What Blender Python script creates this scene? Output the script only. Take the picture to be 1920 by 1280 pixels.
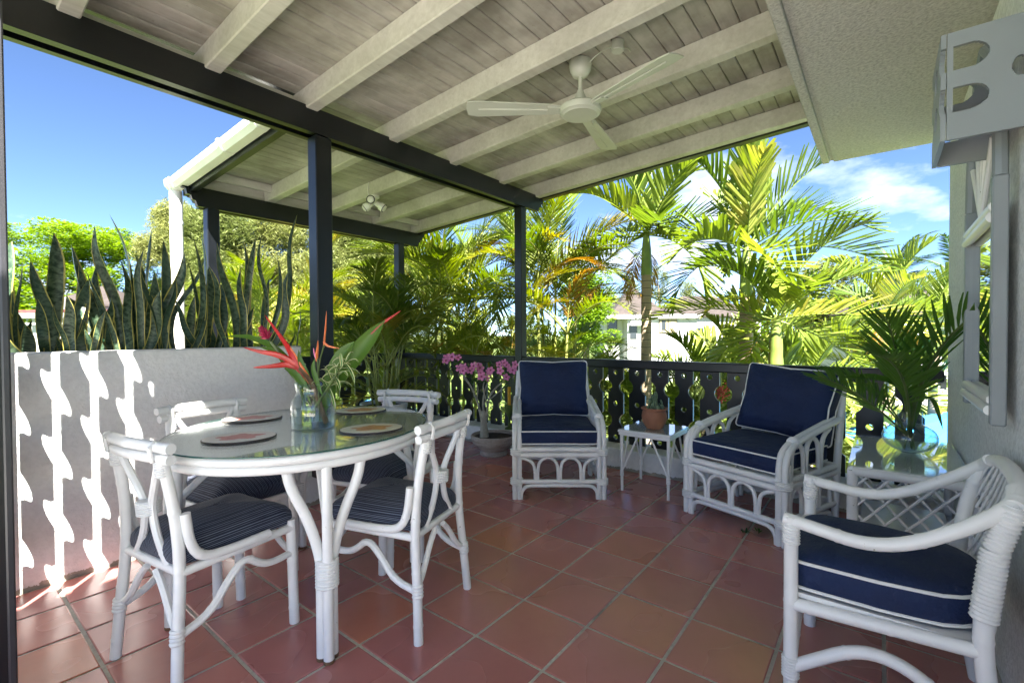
import bpy, bmesh, math, random
from mathutils import Vector, Matrix, Euler
rnd = random.Random(7)
R = math.radians
PI = math.pi

# ---------------------------------------------------------------- clear, camera, light
for o in list(bpy.data.objects):
    bpy.data.objects.remove(o)
scene = bpy.context.scene
C = scene.collection

CAM_H, FPX = 1.15, 880.74
YAW, PITCH, ROLL = 0.66636, -0.01685, -0.00514
F_ = Vector((math.cos(YAW)*math.cos(PITCH), math.sin(YAW)*math.cos(PITCH), math.sin(PITCH)))
R0 = Vector((math.sin(YAW), -math.cos(YAW), 0)); U0 = R0.cross(F_)
R_ = R0*math.cos(ROLL) + U0*math.sin(ROLL)
U_ = -R0*math.sin(ROLL) + U0*math.cos(ROLL)
cd = bpy.data.cameras.new('camera'); cam = bpy.data.objects.new('camera', cd); C.objects.link(cam)
cam.matrix_world = Matrix(((R_.x, U_.x, -F_.x, 0), (R_.y, U_.y, -F_.y, 0), (R_.z, U_.z, -F_.z, CAM_H), (0, 0, 0, 1)))
cd.sensor_fit = 'HORIZONTAL'; cd.sensor_width = 36; cd.lens = 36*FPX/1920
cd.clip_start = 0.02; cd.clip_end = 2000
scene.camera = cam

SUN_AZ = Vector((-0.65, -0.76, 0)).normalized()      # towards the sun
SUN_EL = R(48)
world = bpy.data.worlds.new('World'); scene.world = world; world.use_nodes = True
nt = world.node_tree; nt.nodes.clear()
out = nt.nodes.new('ShaderNodeOutputWorld'); bg = nt.nodes.new('ShaderNodeBackground')
sky = nt.nodes.new('ShaderNodeTexSky'); sky.sky_type = 'NISHITA'; sky.sun_disc = False
sky.sun_elevation = SUN_EL; sky.sun_rotation = math.atan2(SUN_AZ.x, SUN_AZ.y)
sky.air_density = 0.45; sky.dust_density = 0.0; sky.ozone_density = 4.5; sky.altitude = 0
bg.inputs['Strength'].default_value = 0.05
tc = nt.nodes.new('ShaderNodeTexCoord'); sep = nt.nodes.new('ShaderNodeSeparateXYZ')
nt.links.new(tc.outputs['Generated'], sep.inputs[0])
mz = nt.nodes.new('ShaderNodeMath'); mz.operation = 'MULTIPLY_ADD'; mz.inputs[1].default_value = 1.0; mz.inputs[2].default_value = 0.22
nt.links.new(sep.outputs['Z'], mz.inputs[0])
dx = nt.nodes.new('ShaderNodeVectorMath'); dx.operation = 'DIVIDE'
cmb = nt.nodes.new('ShaderNodeCombineXYZ')
for i in range(3): nt.links.new(mz.outputs[0], cmb.inputs[i])
nt.links.new(tc.outputs['Generated'], dx.inputs[0]); nt.links.new(cmb.outputs[0], dx.inputs[1])
cmap = nt.nodes.new('ShaderNodeMapping'); cmap.inputs['Location'].default_value = (3.1, 1.35, 0.0); cmap.inputs['Scale'].default_value = (1, 1, 0.6)
nt.links.new(dx.outputs[0], cmap.inputs[0])
cn = nt.nodes.new('ShaderNodeTexNoise'); cn.inputs['Scale'].default_value = 1.15; cn.inputs['Detail'].default_value = 9; cn.inputs['Roughness'].default_value = 0.55
nt.links.new(cmap.outputs[0], cn.inputs[0])
cr = nt.nodes.new('ShaderNodeValToRGB'); cr.color_ramp.elements[0].position = 0.53; cr.color_ramp.elements[1].position = 0.70
nt.links.new(cn.outputs[0], cr.inputs[0])
cmix = nt.nodes.new('ShaderNodeMix'); cmix.data_type = 'RGBA'; cmix.inputs['B'].default_value = (5.4, 5.7, 6.2, 1)
nt.links.new(cr.outputs[0], cmix.inputs['Factor']); nt.links.new(sky.outputs[0], cmix.inputs['A'])
nt.links.new(cmix.outputs['Result'], bg.inputs['Color']); nt.links.new(bg.outputs[0], out.inputs[0])

sl = bpy.data.lights.new('sun', 'SUN'); so = bpy.data.objects.new('sun', sl); C.objects.link(so)
sl.energy = 5.0; sl.angle = R(0.53); sl.color = (1, 0.955, 0.88)
sd = Vector((SUN_AZ.x*math.cos(SUN_EL), SUN_AZ.y*math.cos(SUN_EL), math.sin(SUN_EL)))
so.rotation_euler = sd.to_track_quat('Z', 'Y').to_euler()

scene.view_settings.view_transform = 'Standard'; scene.view_settings.look = 'None'
scene.view_settings.exposure = 3.0; scene.view_settings.gamma = 1; scene.view_settings.use_curve_mapping = False
scene.render.engine = 'CYCLES'
scene.cycles.max_bounces = 8; scene.cycles.diffuse_bounces = 5; scene.cycles.transparent_max_bounces = 14; scene.cycles.glossy_bounces = 4
scene.cycles.sample_clamp_indirect = 6

def at(x, y, d):
    """world point seen d metres ahead in the direction measured off the photograph"""
    return Vector((0, 0, CAM_H)) + (F_ + R_*((x-960)/FPX) + U_*((640-y)/FPX))*d
def at_y(x, y, Y):
    v = F_ + R_*((x-960)/FPX) + U_*((640-y)/FPX); return Vector((0, 0, CAM_H)) + v*(Y/v.y)

# ---------------------------------------------------------------- materials
MATS = {}
def new_mat(name):
    m = bpy.data.materials.new(name); m.use_nodes = True; MATS[name] = m
    n = m.node_tree.nodes; l = m.node_tree.links
    return m, n, l, n['Principled BSDF']
def sset(b, **k):
    for a, v in k.items(): b.inputs[a.replace('_', ' ')].default_value = v
def rgba(c): return (c[0], c[1], c[2], 1)
def coords(n, l, scale=(1, 1, 1), kind='Object'):
    t = n.new('ShaderNodeTexCoord'); m = n.new('ShaderNodeMapping'); m.inputs['Scale'].default_value = scale
    l.new(t.outputs[kind], m.inputs[0]); return m.outputs[0]
def noise(n, l, vec, scale, detail=4, rough=.55):
    t = n.new('ShaderNodeTexNoise'); t.inputs['Scale'].default_value = scale; t.inputs['Detail'].default_value = detail; t.inputs['Roughness'].default_value = rough
    if vec is not None: l.new(vec, t.inputs[0])
    return t.outputs[0]
def ramp(n, l, fac, stops):
    r = n.new('ShaderNodeValToRGB'); e = r.color_ramp.elements
    while len(e) < len(stops): e.new(.5)
    for i, (p, c) in enumerate(stops): e[i].position = p; e[i].color = rgba(c) if len(c) == 3 else c
    l.new(fac, r.inputs[0]); return r.outputs[0]
def mixc(n, l, fac, a, b, mode='MIX'):
    m = n.new('ShaderNodeMix'); m.data_type = 'RGBA'; m.blend_type = mode
    for s, v in (('Factor', fac), ('A', a), ('B', b)):
        if hasattr(v, 'is_output') or hasattr(v, 'links'): l.new(v, m.inputs[s])
        else: m.inputs[s].default_value = v if s == 'Factor' else rgba(v)
    return m.outputs['Result']
def math_(n, l, op, a, b=0.0):
    m = n.new('ShaderNodeMath'); m.operation = op
    for i, v in enumerate((a, b)):
        if hasattr(v, 'links'): l.new(v, m.inputs[i])
        else: m.inputs[i].default_value = v
    return m.outputs[0]
def bump(n, l, b, h, strength, dist=.01):
    k = n.new('ShaderNodeBump'); k.inputs['Strength'].default_value = strength; k.inputs['Distance'].default_value = dist
    l.new(h, k.inputs['Height']); l.new(k.outputs[0], b.inputs['Normal'])
def simple(name, col, rough=.5, var=.12, vscale=6, bstr=0, bscale=60, **k):
    m, n, l, b = new_mat(name); v = coords(n, l)
    f = noise(n, l, v, vscale)
    lo = tuple(c*(1-var) for c in col); hi = tuple(min(1, c*(1+var)) for c in col)
    l.new(ramp(n, l, f, [(.3, lo), (.7, hi)]), b.inputs['Base Color'])
    sset(b, Roughness=rough, **k)
    if bstr: bump(n, l, b, noise(n, l, v, bscale, 3), bstr, .004)
    return m

def cane_mat():
    m, n, l, b = new_mat('white_painted_cane'); v = coords(n, l)
    f = noise(n, l, v, 5); g = noise(n, l, v, 38, 5, .65)
    base = ramp(n, l, f, [(.3, (.74, .74, .73)), (.7, (.84, .84, .83))])
    chips = ramp(n, l, g, [(.27, (.26, .19, .12)), (.31, (1, 1, 1))])
    l.new(mixc(n, l, 1.0, base, chips, 'MULTIPLY'), b.inputs['Base Color'])
    sset(b, Roughness=.33, Coat_Weight=.15); bump(n, l, b, noise(n, l, v, 30), .12, .004)
cane_mat()
simple('wrap_cane', (.76, .76, .75), .42, .08, 12)
simple('black_paint', (.0035, .0045, .0065), .34, .3, 9, .15, 90)
simple('white_plastic', (.78, .77, .73), .35, .06, 5)
simple('grey_paint', (.24, .265, .28), .45, .06, 4)
simple('white_metal_paint', (.74, .75, .76), .4, .05, 4)
simple('fan_paint', (.52, .53, .46), .35, .05, 4)
simple('dark_metal', (.03, .03, .035), .35)
simple('chrome', (.55, .55, .55), .2, .02, 4, Metallic=1.0)
simple('cord_piping', (.80, .80, .78), .6, .05, 20)
simple('soil', (.045, .03, .02), .95, .5, 40, .9, 50)
simple('terracotta_pot', (.30, .13, .075), .75, .25, 9, .25, 40)
simple('cactus_skin', (.11, .17, .10), .6, .3, 30)
simple('bark', (.16, .13, .10), .9, .35, 9, .8, 25)
simple('cane_stem', (.24, .26, .06), .5, .35, 8)
simple('pale_branch', (.33, .31, .26), .8, .25, 14, .4, 40)
simple('pink_petal', (.72, .22, .42), .5, .15, 30)
simple('dark_pink', (.30, .03, .10), .5, .2, 30)
simple('red_bract', (.45, .018, .012), .35, .25, 14)
simple('orange_bract', (.70, .17, .05), .4, .25, 14)
simple('crimson', (.38, .01, .06), .45, .3, 30)
simple('flower_stem', (.09, .13, .03), .45, .3, 18)
simple('brown_stem', (.13, .07, .035), .6, .3, 18)
simple('blue_canvas', (.05, .30, .72), .7, .06, 2)
simple('roof_shingle', (.046, .036, .032), .9, .25, 3, .6, 8)
simple('house_white', (.50, .50, .50), .8, .04, 1)
simple('house_grey', (.13, .135, .14), .8, .05, 1)
simple('shutter_cream', (.30, .25, .15), .6, .06, 3)
simple('window_dark', (.03, .035, .04), .12, .1, 3)
simple('red_trim', (.18, .05, .05), .6, .1, 3)
simple('yellow_wax', (.80, .42, .02), .4, .08, 8)
simple('berry_red', (.35, .04, .02), .5, .3, 40)
simple('water_pool', (.05, .35, .45), .08, .1, 2)
simple('path_concrete', (.42, .40, .36), .9, .12, 2, .3, 40)
simple('bounce_paving', (.72, .70, .66), .85, .08, 3)
simple('mat_edge', (.06, .045, .04), .5, .1, 5)

def navy():
    m, n, l, b = new_mat('navy_canvas'); v = coords(n, l)
    f = noise(n, l, v, 3, 3)
    l.new(ramp(n, l, f, [(.3, (.0012, .009, .046)), (.7, (.0024, .017, .078))]), b.inputs['Base Color'])
    sset(b, Roughness=.75, Sheen_Weight=.02, Sheen_Roughness=.45)
    h = noise(n, l, coords(n, l, (1.6, .8, 1.2)), 8, 4, .6); w = noise(n, l, v, 420, 1)
    s = math_(n, l, 'ADD', h, math_(n, l, 'MULTIPLY', w, .04)); bump(n, l, b, s, .8, .03)
navy()
def stripes():
    m, n, l, b = new_mat('navy_stripe_fabric')
    t = n.new('ShaderNodeUVMap'); sp = n.new('ShaderNodeSeparateXYZ'); l.new(t.outputs[0], sp.inputs[0])
    nz = noise(n, l, t.outputs[0], 14, 2)
    a = math_(n, l, 'MULTIPLY_ADD', sp.outputs[0], 2*PI/.0068)
    a.node.inputs[2].default_value = 0
    s1 = math_(n, l, 'SINE', a); s2 = math_(n, l, 'SINE', math_(n, l, 'MULTIPLY', a, .37))
    v = math_(n, l, 'ADD', s1, math_(n, l, 'MULTIPLY', s2, .22)); v = math_(n, l, 'ADD', v, math_(n, l, 'MULTIPLY', nz, .3))
    l.new(ramp(n, l, v, [(.80, (.004, .008, .028)), (.98, (.17, .20, .26))]), b.inputs['Base Color'])
    sset(b, Roughness=.85, Sheen_Weight=.1)
    bump(n, l, b, noise(n, l, coords(n, l), 300, 2), .2, .003)
stripes()
def tile():
    m, n, l, b = new_mat('terracotta_tile')
    oi = n.new('ShaderNodeObjectInfo'); v0 = coords(n, l)
    av = n.new('ShaderNodeVectorMath'); av.operation = 'ADD'; l.new(v0, av.inputs[0])
    sc = n.new('ShaderNodeVectorMath'); sc.operation = 'SCALE'; sc.inputs[0].default_value = (37, 53, 11); l.new(oi.outputs['Random'], sc.inputs['Scale']); l.new(sc.outputs[0], av.inputs[1])
    v = av.outputs[0]
    f = noise(n, l, v, 4.0, 3, .45); g = noise(n, l, v, 26, 3, .5)
    c1 = ramp(n, l, oi.outputs['Random'], [(0, (.38, .14, .135)), (.45, (.43, .165, .15)), (.9, (.46, .18, .15)), (1, (.48, .17, .10))])
    c2 = ramp(n, l, f, [(.2, (.84, .80, .80)), (.5, (1, 1, 1)), (.8, (1.10, 1.09, 1.1))])
    c3 = ramp(n, l, g, [(.20, (.86, .84, .82)), (.5, (1, 1, 1))])
    l.new(mixc(n, l, .35, mixc(n, l, .7, c1, c2, 'MULTIPLY'), c3, 'MULTIPLY'), b.inputs['Base Color']); sset(b, Specular_IOR_Level=.75)
    l.new(ramp(n, l, noise(n, l, v, 2.5, 2, .4), [(.25, (.20,)*3), (.75, (.33,)*3)]), b.inputs['Roughness'])
    bump(n, l, b, math_(n, l, 'ADD', f, math_(n, l, 'MULTIPLY', g, .35)), .10, .005)
tile()
def grout():
    m, n, l, b = new_mat('cement_grout'); v = coords(n, l)
    f = noise(n, l, v, 1.6, 3); g = noise(n, l, v, 60, 4)
    c = ramp(n, l, f, [(.30, (.16, .15, .13)), (.40, (.42, .40, .35)), (.7, (.52, .50, .44))])
    l.new(mixc(n, l, .5, c, ramp(n, l, g, [(.3, (.6,)*3), (.6, (1.1,)*3)]), 'MULTIPLY'), b.inputs['Base Color'])
    sset(b, Roughness=.95); bump(n, l, b, g, .5, .004)
grout()
def stucco(name, col, scale, strength, dist, mould=False, contrast=.08):
    m, n, l, b = new_mat(name); v = coords(n, l)
    g = noise(n, l, v, scale, 5, .6); f = noise(n, l, v, 1.3, 4)
    c = ramp(n, l, f, [(.3, tuple(x*.94 for x in col)), (.7, col)])
    c = mixc(n, l, 1.0, c, ramp(n, l, g, [(.35, (1-contrast,)*3), (.6, (1, 1, 1))]), 'MULTIPLY')
    if mould:
        sp = n.new('ShaderNodeSeparateXYZ'); l.new(v, sp.inputs[0])
        e = math_(n, l, 'ADD', sp.outputs[2], math_(n, l, 'MULTIPLY', noise(n, l, v, 14, 6, .7), -.085))
        mk = ramp(n, l, e, [(.0, (1, 1, 1)), (.012, (0, 0, 0))]); mk.node.color_ramp.elements[0].position = 0
        mk2 = math_(n, l, 'LESS_THAN', e, -.022)
        c = mixc(n, l, math_(n, l, 'MULTIPLY', mk2, .8), c, (.22, .19, .13))
    l.new(c, b.inputs['Base Color']); sset(b, Roughness=.85); bump(n, l, b, g, strength, dist)
stucco('white_stucco', (.80, .80, .80), 42, .55, .012, True)
stucco('kerb_stucco', (.78, .77, .74), 30, .6, .012, True)
stucco('rough_render', (.80, .81, .80), 70, .7, .010, contrast=.22)
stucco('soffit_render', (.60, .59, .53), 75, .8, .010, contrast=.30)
def timber(name, col, var, stain):
    m, n, l, b = new_mat(name); oi = n.new('ShaderNodeObjectInfo')
    v = coords(n, l); v2 = coords(n, l, (1.2, 9, 9)); v3 = coords(n, l, (2.2, 2.2, 2.2), 'Object')
    f = noise(n, l, v2, 4, 5, .6); g = noise(n, l, v3, 1.3, 4, .6); h = noise(n, l, v, 26, 5, .7)
    base = ramp(n, l, oi.outputs['Random'], [(0, tuple(c*(1-var) for c in col)), (1, tuple(min(1, c*(1+var)) for c in col))])
    base = mixc(n, l, 1.0, base, ramp(n, l, f, [(.3, (.84, .83, .80)), (.65, (1, 1, 1))]), 'MULTIPLY')
    base = mixc(n, l, stain, base, ramp(n, l, g, [(.38, (.52, .50, .48)), (.62, (1, 1, 1))]), 'MULTIPLY')
    base = mixc(n, l, .7, base, ramp(n, l, h, [(.26, (.55, .5, .45)), (.36, (1, 1, 1))]), 'MULTIPLY')
    l.new(base, b.inputs['Base Color']); sset(b, Roughness=.62); bump(n, l, b, f, .2, .005)
timber('white_board', (.50, .475, .43), .10, .8)
timber('white_rafter', (.60, .58, .52), .06, .35)

def leaf_mat(name, c1, c2, c3=None, trans=.35, rough=.45, nscale=3.0, uvgrain=False):
    m, n, l, b = new_mat(name); oi = n.new('ShaderNodeObjectInfo'); v = coords(n, l)
    f = noise(n, l, v, nscale, 3)
    s = math_(n, l, 'ADD', math_(n, l, 'MULTIPLY', oi.outputs['Random'], .6), math_(n, l, 'MULTIPLY', f, .5))
    st = [(.2, c1), (.75, c2)] + ([(.93, c3)] if c3 else [])
    c = ramp(n, l, s, st); l.new(c, b.inputs['Base Color']); sset(b, Roughness=rough)
    t = n.new('ShaderNodeBsdfTranslucent'); hs = n.new('ShaderNodeHueSaturation'); hs.inputs['Value'].default_value = 1.6; hs.inputs['Saturation'].default_value = 1.1
    l.new(c, hs.inputs['Color']); l.new(hs.outputs[0], t.inputs[0])
    mx = n.new('ShaderNodeMixShader'); mx.inputs[0].default_value = trans
    l.new(b.outputs[0], mx.inputs[1]); l.new(t.outputs[0], mx.inputs[2])
    l.new(mx.outputs[0], n['Material Output'].inputs[0])
leaf_mat('broad_frond', (0.07, 0.125, 0.015), (0.19, 0.24, 0.03), (0.30, 0.27, 0.06))
leaf_mat('areca_frond', (0.075, 0.13, 0.012), (0.21, 0.25, 0.022), (0.38, 0.26, 0.03))
leaf_mat('areca_dark', (.06, .11, .012), (.18, .22, .025), (.30, .22, .03))
leaf_mat('orange_frond', (0.252, 0.120, 0.012), (0.330, 0.192, 0.036))
leaf_mat('coconut_frond', (0.030, 0.066, 0.015), (0.072, 0.120, 0.030))
leaf_mat('cut_leaf', (.05, .13, .016), (.11, .20, .03), trans=.38)
leaf_mat('tree_green', (0.06, 0.14, 0.01), (0.17, 0.26, 0.02), (0.25, 0.22, 0.07), nscale=.5)
leaf_mat('tree_olive', (0.13, 0.16, 0.05), (0.26, 0.27, 0.1), nscale=.4)
leaf_mat('tree_mid', (0.045, 0.08, 0.016), (0.15, 0.17, 0.04), nscale=.7)
leaf_mat('shrub_leaf', (0.06, 0.11, 0.01), (0.22, 0.25, 0.02), nscale=1.2)
leaf_mat('hedge_leaf', (0.1, 0.16, 0.012), (0.2, 0.25, 0.02), nscale=1.2)
leaf_mat('small_leaf', (0.036, 0.090, 0.013), (0.072, 0.144, 0.027), nscale=9)
def snake():
    m, n, l, b = new_mat('snake_leaf')
    t = n.new('ShaderNodeUVMap'); sp = n.new('ShaderNodeSeparateXYZ'); l.new(t.outputs[0], sp.inputs[0])
    mp = n.new('ShaderNodeMapping'); mp.inputs['Scale'].default_value = (.5, 15, 1); l.new(t.outputs[0], mp.inputs[0])
    f = noise(n, l, mp.outputs[0], 2.2, 3, .6)
    body = ramp(n, l, f, [(.42, (.014, .038, .017)), (.58, (.11, .16, .095))])
    oi = n.new('ShaderNodeObjectInfo')
    body = mixc(n, l, math_(n, l, 'MULTIPLY', oi.outputs['Random'], .75), body, (.02, .055, .03))
    a = math_(n, l, 'ABSOLUTE', sp.outputs[0]); wob = noise(n, l, t.outputs[0], 6, 2)
    e = math_(n, l, 'ADD', a, math_(n, l, 'MULTIPLY', math_(n, l, 'SUBTRACT', wob, .5), .3))
    mk = ramp(n, l, e, [(.82, (0, 0, 0)), (.87, (1, 1, 1))])
    l.new(mixc(n, l, mk, body, (.48, .42, .10)), b.inputs['Base Color']); sset(b, Roughness=.38)
snake()
def variegated():
    m, n, l, b = new_mat('variegated_leaf')
    t = n.new('ShaderNodeUVMap'); sp = n.new('ShaderNodeSeparateXYZ'); l.new(t.outputs[0], sp.inputs[0])
    a = math_(n, l, 'ABSOLUTE', sp.outputs[0])
    l.new(mixc(n, l, ramp(n, l, a, [(.5, (0, 0, 0)), (.6, (1, 1, 1))]), (.06, .16, .02), (.55, .56, .28)), b.inputs['Base Color']); sset(b, Roughness=.45)
variegated()
def fraction_glass(name, tint, gloss=1.0, f0=1.45):
    m, n, l, b = new_mat(name); n.remove(b)
    tr = n.new('ShaderNodeBsdfTransparent'); tr.inputs[0].default_value = rgba(tint)
    gl = n.new('ShaderNodeBsdfGlossy'); gl.inputs['Roughness'].default_value = .01; gl.inputs[0].default_value = (gloss,)*3+(1,)
    fr = n.new('ShaderNodeLayerWeight'); fr.inputs[0].default_value = .5
    k0 = ((f0-1)/(f0+1))**2; fc_ = math_(n, l, 'ADD', math_(n, l, 'MULTIPLY', math_(n, l, 'POWER', fr.outputs['Facing'], 4.0), 1-k0), k0)
    mx = n.new('ShaderNodeMixShader'); l.new(fc_, mx.inputs[0]); l.new(tr.outputs[0], mx.inputs[1]); l.new(gl.outputs[0], mx.inputs[2])
    l.new(mx.outputs[0], n['Material Output'].inputs[0])
fraction_glass('table_glass', (.965, .985, .98), 1, 1.5)
fraction_glass('vase_glass', (.93, .96, .95), 1, 1.5)
fraction_glass('vase_water', (.90, .95, .94), 1, 1.2)
m_, n_, l_, b_ = new_mat('glass_edge'); sset(b_, Base_Color=(.02, .09, .075, 1), Roughness=.15)
m_, n_, l_, b_ = new_mat('mirror_silver'); sset(b_, Base_Color=(.86, .88, .87, 1), Metallic=1.0, Roughness=.015)
def flower_mat(name, cA, cB, bgc):
    m, n, l, b = new_mat(name); v = coords(n, l)
    sp = n.new('ShaderNodeSeparateXYZ'); l.new(v, sp.inputs[0])
    ang = math_(n, l, 'ARCTAN2', math_(n, l, 'MULTIPLY', sp.outputs[1], 1.45), sp.outputs[0])
    ln = n.new('ShaderNodeVectorMath'); ln.operation = 'LENGTH'; mp = n.new('ShaderNodeMapping'); mp.inputs['Scale'].default_value = (1, 1.45, 0); l.new(v, mp.inputs[0]); l.new(mp.outputs[0], ln.inputs[0])
    pet = math_(n, l, 'MULTIPLY', math_(n, l, 'SINE', math_(n, l, 'MULTIPLY', ang, 5.0)), .012)
    d = math_(n, l, 'ADD', math_(n, l, 'SUBTRACT', ln.outputs['Value'], pet), math_(n, l, 'MULTIPLY', math_(n, l, 'SUBTRACT', noise(n, l, v, 55, 5), .5), .05))
    mk = math_(n, l, 'LESS_THAN', d, .074)
    petal = ramp(n, l, noise(n, l, v, 40, 5, .7), [(.3, cA), (.7, cB)])
    l.new(mixc(n, l, mk, bgc, petal), b.inputs['Base Color']); sset(b, Roughness=.3)
flower_mat('red_hibiscus_print', (.45, .09, .07), (.66, .26, .22), (.70, .66, .60))
flower_mat('orange_hibiscus_print', (.48, .17, .03), (.70, .38, .12), (.70, .66, .50))
def stone_bowl():
    m, n, l, b = new_mat('weathered_stone'); v = coords(n, l); v2 = coords(n, l, (1, 1, 5))
    f = noise(n, l, v2, 5, 5, .65); g = noise(n, l, v, 45, 4)
    l.new(mixc(n, l, .4, ramp(n, l, f, [(.3, (.22, .17, .14)), (.7, (.52, .47, .43))]), ramp(n, l, g, [(.3, (.5,)*3), (.6, (1,)*3)]), 'MULTIPLY'), b.inputs['Base Color'])
    sset(b, Roughness=.9); bump(n, l, b, g, .4, .006)
stone_bowl()
def ringed_trunk():
    m, n, l, b = new_mat('ringed_trunk'); v = coords(n, l)
    sp = n.new('ShaderNodeSeparateXYZ'); l.new(v, sp.inputs[0])
    w = math_(n, l, 'SINE', math_(n, l, 'MULTIPLY', math_(n, l, 'ADD', sp.outputs[2], math_(n, l, 'MULTIPLY', noise(n, l, v, 6), .04)), 62))
    c = ramp(n, l, w, [(.0, (.30, .23, .15)), (.85, (.34, .27, .18)), (.97, (.12, .09, .06))])
    l.new(c, b.inputs['Base Color']); sset(b, Roughness=.8)
ringed_trunk()
simple('crownshaft', (.16, .22, .04), .4, .35, 5)
def lawn():
    m, n, l, b = new_mat('lawn'); v = coords(n, l)
    f = noise(n, l, v, .35, 5); g = noise(n, l, v, 30, 3)
    l.new(mixc(n, l, .5, ramp(n, l, f, [(.35, (.07, .13, .02)), (.7, (.16, .20, .04))]), ramp(n, l, g, [(.3, (.6,)*3), (.7, (1.1,)*3)]), 'MULTIPLY'), b.inputs['Base Color']); sset(b, Roughness=.95)
lawn()

# ---------------------------------------------------------------- mesh helpers
def chaikin(pts, n=2, closed=False):
    pts = [Vector(p) for p in pts]
    for _ in range(n):
        q = [] if closed else [pts[0]]
        rng = range(len(pts)) if closed else range(len(pts)-1)
        for i in rng:
            a, b = pts[i], pts[(i+1) % len(pts)]
            q += [a*.75+b*.25, a*.25+b*.75]
        if not closed: q.append(pts[-1])
        pts = q
    return pts
class MB:
    def __init__(s): s.v = []; s.f = []; s.uv = []
    def add(s, vs, fs, uv=None):
        o = len(s.v); s.v += [tuple(p) for p in vs]; s.f += [tuple(i+o for i in f) for f in fs]
        s.uv += list(uv) if uv else [(0, 0)]*len(vs)
        return s
    def box(s, a, b, ch=0):
        (x0, y0, z0), (x1, y1, z1) = a, b
        if ch <= 0:
            vs = [(x, y, z) for z in (z0, z1) for y in (y0, y1) for x in (x0, x1)]
            return s.add(vs, [(0, 2, 3, 1), (4, 5, 7, 6), (0, 1, 5, 4), (2, 6, 7, 3), (0, 4, 6, 2), (1, 3, 7, 5)])
        bm = bmesh.new(); bmesh.ops.create_cube(bm, size=1)
        for v in bm.verts: v.co = Vector(((x0+x1)/2+v.co.x*(x1-x0), (y0+y1)/2+v.co.y*(y1-y0), (z0+z1)/2+v.co.z*(z1-z0)))
        bmesh.ops.bevel(bm, geom=bm.edges[:], offset=ch, segments=1, affect='EDGES')
        bm.verts.index_update()
        s.add([v.co for v in bm.verts], [[v.index for v in f.verts] for f in bm.faces]); bm.free(); return s
    def tube(s, pts, r, sides=8, cap=True, closed=False, flat=1.0):
        pts = [Vector(p) for p in pts]; n = len(pts)
        rs = r if isinstance(r, (list, tuple)) else [r]*n
        if len(rs) != n: rs = [rs[min(len(rs)-1, int(i*(len(rs)-1)/(n-1)+.5))] if False else rs[0]+(rs[-1]-rs[0])*i/(n-1) for i in range(n)]
        up = Vector((0, 0, 1)); vs = []; prev = None
        for i in range(n):
            t = (pts[(i+1) % n]-pts[i-1]) if closed else (pts[min(i+1, n-1)]-pts[max(i-1, 0)])
            if t.length < 1e-9: t = Vector((0, 0, 1))
            t.normalize()
            if prev is None:
                a = up if abs(t.z) < .9 else Vector((1, 0, 0))
                u = (a - t*a.dot(t)).normalized()
            else:
                u = prev - t*prev.dot(t)
                u = u.normalized() if u.length > 1e-6 else (up-t*up.dot(t)).normalized()
            prev = u; w = t.cross(u)
            for k in range(sides):
                an = 2*PI*k/sides; vs.append(pts[i]+u*(math.cos(an)*rs[i])+w*(math.sin(an)*rs[i]*flat))
        fs = []
        m = n if closed else n-1
        for i in range(m):
            for k in range(sides):
                a = i*sides+k; b = i*sides+(k+1) % sides; j = (i+1) % n
                fs.append((a, b, j*sides+(k+1) % sides, j*sides+k))
        if cap and not closed:
            fs.append(tuple(range(sides-1, -1, -1))); fs.append(tuple((n-1)*sides+k for k in range(sides)))
        return s.add(vs, fs)
    def cane(s, pts, r, sides=10, pitch=.19):
        pts = [Vector(p) for p in pts]; L = [0]; r *= .92
        for a, b in zip(pts[:-1], pts[1:]): L.append(L[-1]+(b-a).length)
        ds = set(); k = (abs(pts[0].x*7.3+pts[0].y*3.1+pts[-1].z*5.7) % 1)*pitch
        for i_ in range(len(L)): ds.add((round(L[i_], 5), 1.0))
        while k < L[-1]-.02:
            if k > .02: ds |= {(k-.008, 1.0), (k-.002, 1.07), (k+.002, 1.07), (k+.008, 1.0)}
            k += pitch
        q = []; rs = []
        for d, f in sorted(ds):
            if q and d-last < .0012: continue
            last = d; j = max(i_ for i_ in range(len(L)) if L[i_] <= d+1e-6); j = min(j, len(L)-2)
            q.append(pts[j].lerp(pts[j+1], min(1, (d-L[j])/max(1e-9, L[j+1]-L[j])))); rs.append(r*f)
        return s.tube(q, rs, sides)
    def wrap(s, a, b, r, n=6, sides=10):
        a, b = Vector(a), Vector(b); pts = []; rs = []
        for i in range(2*n+1):
            pts.append(a.lerp(b, i/(2*n))); rs.append(r if i % 2 else r*.86)
        return s.tube(pts, rs, sides)
    def lathe(s, prof, n=24, c=(0, 0, 0)):
        vs = []; fs = []
        for (r, z) in prof:
            for k in range(n):
                a = 2*PI*k/n; vs.append((c[0]+r*math.cos(a), c[1]+r*math.sin(a), c[2]+z))
        for i in range(len(prof)-1):
            for k in range(n):
                fs.append((i*n+k, i*n+(k+1) % n, (i+1)*n+(k+1) % n, (i+1)*n+k))
        return s.add(vs, fs)
    def prism(s, outline, axis, d0, d1):
        """outline: list of 2D; axis 0/1/2 the extrusion axis"""
        def P(p, d):
            return (d, p[0], p[1]) if axis == 0 else ((p[0], d, p[1]) if axis == 1 else (p[0], p[1], d))
        n = len(outline); vs = [P(p, d0) for p in outline]+[P(p, d1) for p in outline]
        fs = [tuple(range(n)), tuple(range(2*n-1, n-1, -1))]+[(i, i+n, (i+1) % n+n, (i+1) % n) for i in range(n)]
        return s.add(vs, fs)
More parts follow.
